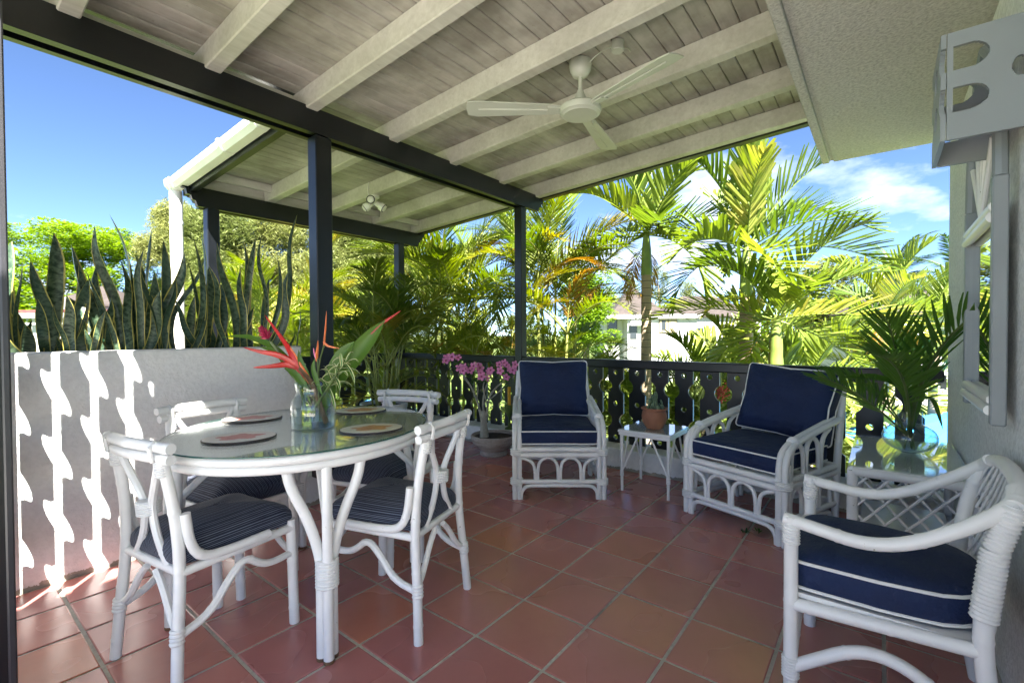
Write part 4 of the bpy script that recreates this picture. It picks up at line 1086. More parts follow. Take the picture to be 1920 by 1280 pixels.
bract(bl, [V_(694, 628, .085), V_(716, 606, .10), V_(735, 594, .11), V_(752, 582, .12)], .0085, 'red_bract', 'red_tip')
strap(rel(bl, [V_(606, 760, .06), V_(620, 715, .06), V_(640, 672, .06), V_(664, 640, .06)]), .038, .3, 12, .15, .6, -.3, nv).build('blade', 'cut_leaf', bl, recalc=False, uv=True)
lv = flower('leaf_spray', 'dark green narrow leaves arching behind the red bracts', 'leaf')
for pts, w in (([V_(584, 760, .06), V_(556, 690, .06), V_(510, 646, .07), V_(460, 628, .08), V_(418, 632, .09)], .014), ([V_(590, 740, .0), V_(574, 700, .0), V_(562, 676, .0), V_(560, 655, 0)], .013),
               ([V_(582, 740, -.03), V_(560, 706, -.04), V_(545, 695, -.04), V_(532, 690, -.04)], .014), ([V_(604, 740, -.05), V_(594, 715, -.05), V_(586, 690, -.05), V_(590, 672, -.05)], .010), ([V_(560, 720, .05), V_(535, 680, .05), V_(520, 658, .05), V_(486, 650, .05)], .013)):
    strap(rel(lv, pts), w, .3, 10, .2, .5, .3, nv+Vector((0, 0, .4))).build('leaf', 'cut_leaf', lv, recalc=False, uv=True)
MB().tube(rel(lv, [V_(612, 796, .03), V_(590, 750), V_(552, 708)]), .0028, 6).build('stem', 'flower_stem', lv)
vf = flower('striped_foliage', 'tuft of cream-striped narrow leaves over the vase rim', 'foliage')
MB().tube(chaikin(rel(vf, [V_(570, 790, -.02), V_(600, 750, -.02), V_(632, 700, -.02)]), 2), .006, 7).build('stem', 'flower_stem', vf)
for i in range(26):
    t = i/25; c0 = V_(612, 728, -.02).lerp(V_(650, 676, -.01), t); a = i*2.4
    d = R_*math.cos(a)+U_*(math.sin(a)*.7+.35)-F_*rnd.uniform(-.5, .6); d.normalize(); le = rnd.uniform(.06, .105)
    strap(rel(vf, [c0, c0+d*le*.5+U_*.006, c0+d*le*.8-U_*.002, c0+d*le-U_*.022]), .0062, .4, 8, .5, .4, 0, U_-F_*.4).build('leaf', 'variegated_leaf', vf, recalc=False, uv=True)

# palm leaves in the bulb vase
vp = thing('palm_cuttings', 'dark green palm fronds standing in the round bulb vase', 'palm leaves', (VB[0], VB[1], VB[2]+.02))
for az, el, sc, rl in ((-171, 66, 1.50, .5), (178, 54, 1.30, -.4), (160, 74, 1.25, .2), (128, 44, 1.0, .6), (140, 58, .9, -.3), (100, 62, .85, .2)):
    o = link('frond', FR['cut'][int(el) % 4], vp, (0, 0, .05), (Matrix.Rotation(R(az), 3, 'Z') @ Matrix.Rotation(-R(el), 3, 'Y') @ Matrix.Rotation(rl, 3, 'X')).to_euler(), sc)
vd = Vector((VB[0], VB[1], 0)).dot(Vector((F_.x, F_.y, 0)))
def VP(x, y, dd=0): return at(x, y, vd+dd)-vp.location
for pts, w in (([VP(1712, 800), VP(1706, 745), VP(1660, 706, -.05), VP(1576, 708, -.12)], .020), ([VP(1712, 800), VP(1726, 700, -.1), VP(1745, 640, -.25), VP(1772, 590, -.35)], .040), ([VP(1712, 790), VP(1728, 742), VP(1750, 745, -.1), VP(1768, 805, -.16)], .011),
               ([VP(1708, 800), VP(1690, 720), VP(1650, 668, .0), VP(1590, 640, .0)], .022), ([VP(1710, 790), VP(1685, 705), VP(1640, 650, .05), VP(1612, 622, .06)], .016), ([VP(1714, 800), VP(1716, 700, -.05), VP(1722, 640, -.1), VP(1736, 560, -.2)], .018)):
    strap(pts, w, .35, 14, .15, .5, .35, -F_+Vector((0, 0, .5))).build('leaf', 'cut_leaf', vp, recalc=False, uv=True)
for q in ((.02, -.01), (-.01, .02), (0, -.02)): MB().tube([(q[0], q[1], -.008), (-q[0]*.4, -q[1]*.4, .20), (-q[0], -q[1], .34)], .0048, 6).build('stem', 'flower_stem', vp)

# ================================================================ stone bowl with flowering desert rose
BL = Vector((3.395, 2.90, 0))
bw = thing('stone_bowl', 'wide weathered stone planting bowl on a round foot', 'bowl', BL)
MB().lathe([(0, 0), (.125, 0), (.132, .015), (.122, .045), (.130, .06), (.185, .10), (.212, .14), (.218, .185), (.208, .195), (.195, .188), (.19, .165), (0, .160)], 32).build('bowl_body', 'weathered_stone', bw)
MB().lathe([(0, .175), (.192, .168)], 24).build('soil', 'soil', bw)
dr = thing('desert_rose', 'pink flowering desert rose with bare forked branches in stone bowl', 'shrub', BL+Vector((0, 0, .17)))
dd_ = BL.dot(Vector((F_.x, F_.y, 0)))
def DP(x, y, d=0): return at(x, y, dd_+d)-dr.location
MB().tube(chaikin([DP(908, 822), DP(908, 808), DP(907, 790), DP(906, 770)], 1), [.050, .038, .026, .020, .018], 9).build('trunk', 'pale_branch', dr)
ends = []
for pts, r in (([DP(905, 800), DP(900, 770), DP(893, 745), DP(882, 722), DP(868, 705)], .014), ([DP(909, 795), DP(914, 765), DP(916, 745), DP(930, 725), DP(945, 715)], .013), ([DP(907, 780), DP(905, 750, .06), DP(910, 728, .08), DP(916, 712, .1)], .011), ([DP(914, 758), DP(908, 740, -.06), DP(905, 722, -.08), DP(912, 708, -.08)], .009),
               ([DP(893, 748), DP(897, 730, .05), DP(893, 715, .05)], .009), ([DP(916, 750), DP(935, 735, -.05), DP(947, 722, -.06)], .008), ([DP(885, 728), DP(870, 702, .03), DP(862, 690, .05)], .008)):
    MB().tube(chaikin(pts, 2), [r, r*.5], 7).build('branch', 'pale_branch', dr); ends.append(pts[-1])
lm = MB()
lm.add([(0, 0, 0), (.018, .009, .004), (.045, .008, 0), (.060, 0, -.004), (.045, -.008, 0), (.018, -.009, .004)], [(0, 1, 2, 3, 4, 5)])
lm = lm.mesh('leaf', 'small_leaf', smooth=False, recalc=False)
cl = [DP(868, 700), DP(880, 700), DP(893, 706), DP(912, 700, .08), DP(905, 712, -.06), DP(925, 690, .02), DP(945, 712), DP(950, 700), DP(935, 705), DP(890, 715, .05), DP(860, 688, .05), DP(948, 720, -.05)]
for c0 in cl:
    for i in range(14):
        link('leaf', lm, dr, c0+Vector((rnd.uniform(-.035, .035), rnd.uniform(-.035, .035), rnd.uniform(-.035, .035))), (rnd.uniform(-1, 1), rnd.uniform(-1.2, .6), rnd.uniform(0, 6.3)), rnd.uniform(.7, 1.15))
fm = MB()
for i in range(5):
    a = 2*PI*i/5; ca, sa = math.cos(a), math.sin(a)
    def Q(r, t, z): return (ca*r-sa*t, sa*r+ca*t, z)
    fm.add([Q(.006, -.004, 0), Q(.020, -.014, .006), Q(.034, -.011, .004), Q(.040, 0, .002), Q(.034, .011, .004), Q(.020, .014, .006), Q(.006, .004, 0)], [(0, 1, 2, 3, 4, 5, 6)])
fm = fm.mesh('flower', 'pink_petal', smooth=False, recalc=False)
fc = MB().tube([(0, 0, -.02), (0, 0, .004)], [.004, .009], 6).mesh('flower_throat', 'dark_pink')
for (x, y, d) in ((838, 671, .05), (847, 669, .0), (859, 670, .04), (836, 676, .0), (862, 690, -.05), (868, 695, -.08), (870, 688, .0), (888, 686, .0), (897, 682, -.05), (900, 689, .05), (920, 694, -.05), (917, 698, 0), (903, 706, -.1), (913, 709, -.05), (902, 700, 0), (936, 683, 0), (945, 680, -.05), (949, 684, .04), (938, 695, -.08), (961, 694, -.05), (966, 683, .0), (955, 692, .03), (949, 707, -.08), (881, 695, -.03)):
    p = DP(x, y, d); fdir = (-F_*1.0+Vector((rnd.uniform(-.7, .7), rnd.uniform(-.7, .7), rnd.uniform(-.1, .8)))).normalized()
    rt = fdir.to_track_quat('Z', 'Y').to_euler(); f_ = link('flower', fm, dr, p, rt, rnd.uniform(.9, 1.15)); link('flower_throat', fc, f_)

# candle by the bowl
cl0 = at(955, 790, 4.80); cl0.z = .176
ca_ = thing('candle', 'yellow candle in green glass holder on the kerb by the black post', 'candle', cl0)
MB().lathe([(0, 0), (.05, 0), (.045, .012), (.014, .03), (.012, .12), (.03, .15), (.046, .20), (.05, .25), (.044, .25), (.03, .17), (0, .16)], 20).build('holder', 'flower_stem', ca_)
MB().tube([(0, 0, .17), (0, 0, .43)], .017, 12).build('wax', 'yellow_wax', ca_)

# potted areca in the bay
pa_l = Vector((3.05, 4.12, 0))
pp = thing('plant_pot', 'white round planter pot behind the dining chairs', 'pot', pa_l)
MB().lathe([(0, 0), (.17, 0), (.18, .02), (.235, .36), (.245, .40), (.245, .43), (.228, .43), (.22, .39), (0, .385)], 28).build('pot_body', 'white_metal_paint', pp)
MB().lathe([(0, .395), (.222, .392)], 20).build('soil', 'soil', pp)
pt = thing('potted_palm', 'bushy areca palm growing in the white planter pot', 'palm', pa_l+Vector((0, 0, .39)))
for i in range(13):
    a = i*2.4; r0 = .03+.10*math.sqrt(i/13); hh = rnd.uniform(.25, .75)
    p0 = Vector((r0*math.cos(a), r0*math.sin(a), 0)); p1 = p0*1.9+Vector((0, 0, hh))
    MB().tube([p0, p0.lerp(p1, .5)+Vector((0, 0, .03)), p1], [.010, .006], 6).build('stem', 'cane_stem', pt)
    for k_ in range(3): add_frond('arecad', pt, p1, a+k_*2.1+rnd.uniform(-.4, .4), R(rnd.uniform(35, 82)), rnd.uniform(-.4, .4), rnd.uniform(.75, 1.1))
for i in range(9): add_frond('arecad', pt, (0, 0, .05), i*.7+rnd.uniform(-.2, .2), R(rnd.uniform(25, 55)), rnd.uniform(-.4, .4), rnd.uniform(.6, .85))

# ================================================================ mirror on the house wall
mi = thing('wall_mirror', 'tall arched mirror in grey and white cane frame hung on house wall', 'mirror')
WM = 'grey_paint'; yF, yB = -.262, -.298
MB().box((2.02, yB, .862), (2.055, yF, 1.62), .004).build('side_post', WM, mi, smooth=False)
MB().box((2.605, yB, .862), (2.64, yF, 1.62), .004).build('side_post', WM, mi, smooth=False)
for z, yy in ((.905, yF-.004), (.938, yF-.010), (1.50, yF-.004), (1.532, yF-.010)): MB().tube([(2.05, yy, z), (2.61, yy, z)], .0165, 10).build('cross_rail', 'white_painted_cane', mi)
for s, xq in ((1, 2.0375), (-1, 2.6225)):
    pth = chaikin([(xq, (yF+yB)/2, 1.62), (xq+s*.006, (yF+yB)/2, 1.74), (xq+s*.06, (yF+yB)/2, 1.92), (xq+s*.17, (yF+yB)/2, 2.06), (2.33, (yF+yB)/2, 2.13)], 2)
    MB().tube(pth, .0185, 8).build('arch_post', WM, mi)
for ang in (-52, -26, 0, 26, 52):
    L = .50 if abs(ang) < 40 else .36
    MB().tube([(2.33, -.275, 1.545), (2.33+L*math.sin(R(ang))*.72, -.275, 1.545+L*math.cos(R(ang)))], .0085, 8).build('fan_spoke', 'white_painted_cane', mi)
MB().box((2.052, -.293, .92), (2.608, -.284, 1.52)).build('mirror_glass', 'mirror_silver', mi, smooth=False)
MB().box((2.30, -.318, 1.55), (2.36, -.299, 1.60)).build('hanger', 'dark_metal', mi, smooth=False)

# ================================================================ ceiling fan, junction box, spotlights
fx, fy = 2.52, 1.445; zc = rz(fy)+.134
fan = thing('ceiling_fan', 'white three-blade ceiling fan hanging from the boarded roof', 'fan', (fx, fy, 0))
MB().lathe([(0, zc), (.066, zc), (.068, zc-.02), (.062, zc-.055), (.045, zc-.085), (.022, zc-.095), (0, zc-.096)], 24).build('ceiling_cup', 'fan_paint', fan)
MB().tube([(0, 0, zc-.09), (0, 0, 2.575)], .0125, 10).build('down_rod', 'fan_paint', fan)
MB().lathe([(0, 2.62), (.018, 2.62), (.026, 2.60), (.044, 2.555), (.05, 2.535), (.05, 2.52)], 20).build('shroud', 'fan_paint', fan)
MB().lathe([(0, 2.53), (.105, 2.528), (.124, 2.515), (.127, 2.495), (.120, 2.48), (.104, 2.474), (.100, 2.468), (0, 2.464)], 32).build('motor_housing', 'fan_paint', fan)
for i, az in enumerate((130, 12, 253)):
    r = fan; M = Matrix.Rotation(R(az), 4, 'Z') @ Matrix.Translation((0, 0, 2.505)) @ Matrix.Rotation(R(11), 4, 'X')
    o = [(.10, -.028), (.17, -.045), (.62, -.070), (.68, -.058), (.69, 0), (.68, .058), (.62, .066), (.17, .045), (.10, .028)]
    bb = MB(); n = len(o)
    vs = [M @ Vector((x, y, .0035)) for x, y in o]+[M @ Vector((x, y, -.0035)) for x, y in o]
    bb.add(vs, [tuple(range(n)), tuple(range(2*n-1, n-1, -1))]+[(k_, (k_+1) % n, (k_+1) % n+n, k_+n) for k_ in range(n)])
    bl_ = bb.build('blade', 'fan_paint', fan, smooth=False)
    MB().tube([M @ Vector((.16, 0, -.005)), M @ Vector((.62, 0, -.005))], .0055, 6).build('rib', 'fan_paint', bl_)
    bk = MB().add([M @ Vector(p) for p in [(.09, -.022, -.012), (.2, -.03, -.012), (.2, .03, -.012), (.09, .022, -.012), (.09, -.022, -.004), (.2, -.03, -.004), (.2, .03, -.004), (.09, .022, -.004)]], [(0, 1, 2, 3), (7, 6, 5, 4), (0, 4, 5, 1), (1, 5, 6, 2), (2, 6, 7, 3), (3, 7, 4, 0)]).build('blade_iron', 'fan_paint', fan, smooth=False)
jx, jy = 2.50, 1.19; jz = rz(jy)+.134
jb = thing('junction_box', 'small round white junction box with cable beside the ceiling fan', 'junction box', (0, 0, 0))
MB().lathe([(0, 0), (.036, 0), (.036, -.05), (.032, -.055), (0, -.055)], 18, (jx, jy, jz)).build('box_body', 'fan_paint', jb)
MB().tube(chaikin([(jx-.02, jy+.03, jz-.03), (jx, jy+.08, jz-.012), (fx, fy-.09, zc-.008), (fx, fy-.06, zc-.03)], 2), .004, 6).build('cable', 'fan_paint', jb)
MB().tube(chaikin([(jx+.03, jy-.01, jz-.03), (jx+.08, jy-.03, jz-.01), (jx+.13, jy-.02, jz-.004)], 2), .004, 6).build('cable', 'fan_paint', jb)
sx_, sy_ = 2.845, 3.97; sz = rz(sy_)
sp_ = thing('spotlight', 'cluster of three white spotlights under a rafter of the bay', 'spotlight', (sx_, sy_, sz))
MB().lathe([(0, 0), (.05, 0), (.05, -.02), (.03, -.035), (0, -.035)], 18).build('base_plate', 'white_plastic', sp_)
for az, el, tip in ((-38+180, -38, 0), (218, -6, 1), (-51, -35, 0)):
    d = Vector((math.cos(R(az))*math.cos(R(el)), math.sin(R(az))*math.cos(R(el)), math.sin(R(el))))
    c0 = Vector((0, 0, -.055)); a_ = c0+d*.015; b__ = c0+d*.115
    hd = MB().tube([a_, a_+d*.01, a_+d*.05, a_+d*.06, b__], [.022, .028, .030, .041, .043], 14).build('lamp_head', 'white_plastic', sp_)
    MB().tube([b__, b__+d*.004], [.043, .043], 14).build('rim', 'dark_metal', hd)
    MB().tube([b__+d*.003, b__+d*.012, b__+d*.018], [.034, .031, .015], 12).build('lens', 'white_plastic', hd)
MB().tube(chaikin([(-.044, .03, .13), (-.05, .03, .06), (-.047, .03, -.01), (-.02, .01, -.03)], 2), .0045, 6).build('cable', 'white_plastic', sp_)

# ================================================================ GARDEN: palms beyond the railing
def ground_trunk(parent, x, y, z1, r0, r1, mat, lean=(0, 0), name='trunk', rings=0):
    pts = [Vector((lean[0]*(1-t)**2, lean[1]*(1-t)**2, GZ+(z1-GZ)*t)) for t in (0, .25, .5, .75, 1)]
    return MB().tube([Vector((x, y, 0))+p for p in pts], [r0, r1], 10).build(name, mat, parent)
def broad_palm(label, x, y, d, n, sc, e0=84, e1=-8, group=None, trunk=.075, az0=None, shaft=.55):
    p = at(x, y, d); t = thing('garden_palm', label, 'palm', (p.x, p.y, GZ), group=group)
    tp = MB().tube([(0, 0, 0), (.03, .02, (p.z-GZ)*.5), (0, 0, p.z-GZ-shaft)], [trunk*1.25, trunk], 10).build('trunk', 'ringed_trunk', t)
    MB().tube([(0, 0, p.z-GZ-shaft-.01), (0, 0, p.z-GZ-shaft*.4), (0, 0, p.z-GZ+.06)], [trunk*1.12, trunk*.95, trunk*.5], 10).build('crownshaft', 'crownshaft', t)
    crown('broad', t, (0, 0, p.z-GZ), n, e0, e1, sc, az0)
    if n > 11:
        for q in range(2): add_frond('orange', t, (0, 0, p.z-GZ-.1), rnd.uniform(0, 6.3), R(rnd.uniform(-45, -15)), rnd.uniform(-.5, .5), .8)
    return t
broad_palm('tall slim palm with ringed trunk and broad upright fronds over the railing', 1212, 440, 6.5, 13, 1.02, 86, -12, trunk=.068)
broad_palm('tall palm with sunlit fan of broad fronds rising above the fruit bunch', 1400, 470, 5.7, 14, 1.0, 88, -10, trunk=.075)
broad_palm('mid height palm with yellowing broad fronds behind the armchair by the lattice table', 1455, 600, 5.2, 13, .86, 70, -25, trunk=.07)
tt_ = [(1320, 730, 5.9, .7), (1190, 790, 6.3, .7), (1120, 790, 6.9, .7), (1390, 715, 5.2, .7), (1520, 710, 5.4, .75), (1255, 800, 5.6, .65), (1620, 690, 6.6, .75), (1045, 720, 6.2, .65), (1700, 720, 6.4, .7), (1450, 770, 4.95, .6), (1340, 780, 5.2, .62), (1180, 790, 5.6, .6), (980, 760, 6.2, .6)]
for (x, y, d, sc) in tt_:
    broad_palm('low leafy garden palm filling the gaps below the handrail', x, y, d*1.38, 11, sc*1.3, 75, -18, group='low palms below the handrail', trunk=.05, shaft=.3)
broad_palm('pale green palm with broad blunt fronds in front of the white house', 1660, 590, 8.2, 12, .95, 82, -15, trunk=.07)
broad_palm('pale green palm at the house corner behind the cut palm fronds', 1752, 610, 8.8, 11, .9, 80, -20, trunk=.07)

def areca(label, x, y, d, stems, sc, spread, group='feathery palm clumps beyond the railing', orange=0, hmin=-.5):
    p = at(x, y, d); t = thing('areca_palm', label, 'palm', (p.x, p.y, GZ), group=group); H0 = p.z-GZ
    for i in range(stems):
        a = i*2.4+rnd.uniform(-.3, .3); r_ = spread*math.sqrt((i+.3)/stems); top = Vector((r_*math.cos(a), r_*math.sin(a), H0+rnd.uniform(hmin, .15)))
        MB().tube([(top.x*.35, top.y*.35, 0), (top.x*.7, top.y*.7, top.z*.55), top], [.032, .018], 7).build('stem', 'cane_stem', t)
        for k_ in range(6):
            key = 'orange' if (orange and rnd.random() < orange) else 'areca'
            add_frond(key, t, top, a+k_*1.15+rnd.uniform(-.4, .4), R(88-k_*rnd.uniform(9, 15)), rnd.uniform(-.4, .4), sc*rnd.uniform(.8, 1.12))
areca('feathery palm clump with tall arching fronds left of the corner post', 850, 550, 7.6, 7, 1.3, .5, hmin=-.7)
areca('feathery palm clump with orange dying fronds right of the corner post', 1035, 548, 7.3, 7, 1.2, .55, orange=.25, hmin=-.7)
areca('feathery palm clump seen between bay post and thick black post', 690, 640, 8.2, 5, 1.0, .6)
areca('yellow feathery palm clump rising behind the planter end', 540, 620, 7.6, 5, 1.05, .6)
areca('low feathery palm clump behind the desert rose', 920, 690, 6.9, 5, .9, .6, orange=.15)
areca('low feathery palm clump beneath the tall slim palm', 1085, 720, 7.9, 5, .8, .6, orange=.08)
areca('low feathery palm clump beyond the far corner of the bay', 780, 730, 7.0, 5, .85, .6)
areca('low feathery palm clump outside the bay railing', 640, 740, 7.4, 5, .85, .6)
areca('low feathery palm clump outside the planter', 480, 700, 8.0, 5, .9, .6)

# fruit bunch and shrubs filling the foot of the garden
fb_ = thing('fruit_bunch', 'hanging bunch of small red palm fruit behind the railing boards', 'fruit', at(1352, 735, 5.05))
for i in range(60):
    MB().blob((rnd.gauss(0, .045), rnd.gauss(0, .045), rnd.gauss(-.02, .055)), .011, .011, .013, None, 6, 4).build('berry', 'berry_red', fb_)
MB().tube([(0, 0, .22), (.01, 0, .1), (0, 0, -.05)], .006, 6).build('stalk', 'cane_stem', fb_)

def leaf_cloud(clumps, per, size, seed, asp=.45, droop=0.0, shell=.55):
    rr = random.Random(seed); vs = []; fs = []
    for (cx, cy, cz, rx, ry, rz_) in clumps:
        for i in range(int(per*max(.3, rx*ry*rz_)**.66) if per > 0 else -per):
            th = math.acos(rr.uniform(-1, 1)); ph = rr.uniform(0, 2*PI); q = rr.uniform(shell, 1)**.6*rr.choice((1, 1, 1, 1.08))
            p = Vector((cx+rx*q*math.sin(th)*math.cos(ph), cy+ry*q*math.sin(th)*math.sin(ph), cz+rz_*q*math.cos(th)))
            a = rr.uniform(0, 2*PI); u = Vector((math.cos(a), math.sin(a), rr.uniform(-.5, .5)-droop)).normalized()
            w = u.cross(Vector((rr.uniform(-.6, .6), rr.uniform(-.6, .6), 1))).normalized(); s = size*rr.uniform(.6, 1.3)
            o = len(vs); vs += [p-u*s, p+w*(s*asp), p+u*s, p-w*(s*asp)]; fs.append((o, o+1, o+2, o+3))
    b = MB(); b.v = vs; b.f = fs; b.uv = [(0, 0)]*len(vs); return b
def shrub(label, x, y, d, r_, hgt, seed, mat='shrub_leaf', size=.055, group='leafy shrubs at the foot of the terrace'):
    p = at(x, y, d); t = thing('garden_shrub', label, 'shrub', (p.x, p.y, GZ), group=group)
    rr = random.Random(seed); cl_ = [(rr.uniform(-r_, r_), rr.uniform(-r_, r_), rr.uniform(.35, hgt), r_*.5, r_*.5, r_*.45) for _ in range(14)]
    leaf_cloud(cl_, 900, size, seed, .4).build('foliage', mat, t, smooth=False, recalc=False)
    for i in range(5): MB().tube([(0, 0, 0), (rr.uniform(-.3, .3)*r_, rr.uniform(-.3, .3)*r_, hgt*.5), (rr.uniform(-.8, .8)*r_, rr.uniform(-.8, .8)*r_, hgt)], [.03, .008], 5).build('stem', 'bark', t)
for i, (x, y, d) in enumerate([(560, 800, 9), (720, 800, 8.8), (860, 800, 8.4), (980, 790, 8), (1120, 780, 7.8), (1240, 780, 7.6), (1380, 780, 7.4), (1500, 770, 7.4), (1640, 760, 9.0), (420, 760, 10), (300, 740, 10.5), (180, 740, 11)]):
    shrub('leafy green shrub growing at the foot of the terrace', x, y-25, d*1.3, 1.4, 2.3, i+3)

# sun umbrellas in the garden
def umbrella(label, c, r_, zr, za):
    t = thing('sun_umbrella', label, 'umbrella', (c[0], c[1], GZ), group='blue sun umbrellas in the garden'); n = 8
    for i in range(n):
        a0, a1 = 2*PI*i/n+.2, 2*PI*(i+1)/n+.2; b = MB()
        P = lambda a, q: (q*r_*math.cos(a), q*r_*math.sin(a), za-(za-zr)*q**1.1-GZ)
        am = (a0+a1)/2; vs = [P(a0, .03), P(a0, .5), P(a0, 1), (P(am, .97)[0], P(am, .97)[1], P(am, 1)[2]+.05), P(a1, 1), P(a1, .5), P(a1, .03), (P(am, .5)[0], P(am, .5)[1], P(am, .5)[2]+.01)]
        b.add(vs, [(0, 1, 7, 6), (1, 2, 3, 7), (7, 3, 4, 5), (6, 7, 5)]).build('canopy_panel', 'blue_canvas', t, smooth=False, recalc=False)
        MB().tube([P(a0, .03), P(a0, 1)], .012, 5).build('rib', 'dark_metal', t)
    MB().tube([(0, 0, 0), (0, 0, za-GZ+.1)], .025, 8).build('pole', 'white_metal_paint', t)
umbrella('pale blue sun umbrella below the terrace by the house corner', (10.6, -1.35), 1.9, -.72, -.05)
umbrella('blue sun umbrella glimpsed through the bay railing', tuple(at(700, 740, 13))[:2], 1.5, -1.15, -.6)

# ================================================================ far garden: houses, trees, hedge, paths
def hip(parent, w, d, z0, z1, over, ridge, name='roof', mat='roof_shingle'):
    a, c = w/2+over, d/2+over
    MB().add([(-a, -c, z0), (a, -c, z0), (a, c, z0), (-a, c, z0), (-ridge/2, 0, z1), (ridge/2, 0, z1), (-a, -c, z0-.12), (a, -c, z0-.12), (a, c, z0-.12), (-a, c, z0-.12)],
             [(0, 1, 5, 4), (1, 2, 5), (2, 3, 4, 5), (3, 0, 4), (6, 7, 1, 0), (7, 8, 2, 1), (8, 9, 3, 2), (9, 6, 0, 3), (9, 8, 7, 6)]).build(name, mat, parent, smooth=False)
def window(parent, x, y, z, w, hh, kind='shutter'):
    f = MB().box((x-w/2-.06, y-.05, z-hh/2-.06), (x+w/2+.06, y-.01, z+hh/2+.06)).build('window', 'bark' if kind == 'shutter' else 'house_grey', parent, smooth=False)
    if kind == 'shutter':
        for s in (-1, 1):
            x0_, x1_ = (x-w/2, x-.04) if s < 0 else (x+.04, x+w/2)
            fr_ = MB().box((x0_, y-.09, z-hh/2), (x1_, y-.055, z+hh/2)).build('shutter', 'shutter_cream', f, smooth=False)
            MB().box((x0_+.16, y-.105, z-hh/2+.18), (x1_-.16, y-.095, z+hh/2-.18)).build('pane', 'window_dark' if s < 0 else 'shutter_cream', f, smooth=False)
    else: MB().box((x-w/2, y-.075, z-hh/2), (x+w/2, y-.055, z+hh/2)).build('pane', 'window_dark', f, smooth=False)
def far_house(label, x, d, group=None):
    p = at(x, 640, d); t = thing('far_house', label, 'house', (p.x, p.y, 0), math.atan2(R_.y, R_.x)); return t
h1 = far_house('white house with brown hipped roof and cream shuttered window', 1200, 38)
MB().box((-1.0, 0, GZ), (4.6, 6, 2.3)).box((-2.6, 1.6, GZ), (-1.002, 6, 2.3)).build('wall', 'house_white', h1, smooth=False)
MB().box((-2.9, -.35, 2.302), (4.9, 6.3, 2.62)).build('parapet', 'house_white', h1, smooth=False)
hip(h1, 3.9, 3.9, 2.75, 5.15, .25, .1); r2 = hip
o_ = MB().add([(-1.75, 1, 2.62), (1.75, 1, 2.62), (1.75, 4, 2.62), (-1.75, 4, 2.62), (-1.75, 1, 2.9), (1.75, 1, 2.9), (1.75, 4, 2.9), (-1.75, 4, 2.9)], [(0, 1, 5, 4), (1, 2, 6, 5), (2, 3, 7, 6), (3, 0, 4, 7)]).build('clerestory', 'house_white', h1, smooth=False)
MB().add([(-.9, -.6, 1.75), (.9, -.6, 1.75), (.7, -.02, 2.29), (-.7, -.02, 2.29), (-.9, -.02, 1.75), (.9, -.02, 1.75)], [(0, 1, 2, 3), (0, 3, 4), (1, 5, 2)]).build('awning', 'house_white', h1, smooth=False)
window(h1, 2.25, 0, 1.75, 1.35, 1.15); window(h1, -.55, 0, 1.3, .5, 1.2, 'dark'); window(h1, -1.9, 1.6, 1.5, .7, 1.4, 'dark')
hr = far_house('white house wing with brown roof behind the sunlit palms', 1330, 42)
MB().box((-3.4, 0, GZ), (4.6, 5, 2.5)).build('wall', 'house_white', hr, smooth=False); hip(hr, 8, 5, 2.65, 4.6, .4, 3)
window(hr, -1.2, 0, .9, 1.2, 1.3, 'dark'); window(hr, 1.9, 0, .9, 1.2, 1.3, 'dark')
h2 = far_house('white villa with grey roof and rooftop air conditioner beyond planter', 135, 26)
MB().box((-2.2, 0, GZ), (2.2, 4, 2.45)).box((-4.6, 1.0, GZ), (-2.202, 4, 1.9)).build('wall', 'house_white', h2, smooth=False)
MB().box((-2.4, -.5, 2.452), (2.5, 4.2, 2.56)).build('parapet_trim', 'red_trim', h2, smooth=False)
MB().box((-2.45, -.7, 2.1), (2.6, -.55, 2.40)).build('porch_beam', 'house_grey', h2, smooth=False)
for xq in (-2.2, 1.2, 2.4): MB().box((xq-.07, -.68, GZ), (xq+.07, -.57, 2.098)).build('porch_post', 'house_grey', h2, smooth=False)
hip(h2, 3.4, 3.2, 2.9, 4.1, .35, .3)
MB().box((-1.5, .6, 2.562), (1.6, 3.6, 2.85)).build('roof_upstand', 'house_white', h2, smooth=False)
ac = thing('air_conditioner', 'white outdoor air conditioner unit on the far villa roof', 'air conditioner', tuple(at(106, 640, 25.6))[:2]+(2.562,), math.atan2(R_.y, R_.x))
MB().box((-.55, -.2, 0), (.55, .2, .68), .02).build('casing', 'house_white', ac, smooth=False)
MB().lathe([(.0, 0), (.26, 0), (.26, .02), (.22, .02), (.2, .005), (0, .005)], 20).build('fan_grille', 'house_grey', ac).matrix_local = Matrix.Translation((.1, -.205, .34)) @ Matrix.Rotation(PI/2, 4, 'X')
window(h2, 1.65, 0, 1.1, .7, .6, 'dark'); window(h2, -.4, 0, .2, .9, 1.3, 'dark')
h3 = far_house('white house with black fretwork balcony behind the coconut palm', 1700, 25)
MB().box((-2.6, 0, GZ), (7, 5, 2.0)).build('wall', 'house_white', h3, smooth=False); hip(h3, 9.6, 5, 2.1, 3.6, .35, 4)
for o in h3.children:
    if o.name.startswith('roof'): o.location = (2.2, 2.5, 0)
b3 = fret_mesh(.085, -.55, .75, [.5, .0], .075, .11, [.25], .03, .03, 1).mesh('baluster', 'black_paint', smooth=False, recalc=False)
for i in range(9): link('balcony_board', b3, h3, (-1.75+.22*i, -.12, 0))
MB().box((-1.9, -.18, -1.0), (.15, -.06, -.56)).box((-1.9, -.18, .76), (.15, -.06, .86)).build('balcony_rail', 'black_paint', h3, smooth=False)
MB().box((-1.95, -.2, GZ), (-1.8, -.02, .8)).build('balcony_post', 'black_paint', h3, smooth=False)
window(h3, 1.8, 0, .6, 1.0, 1.3, 'dark')
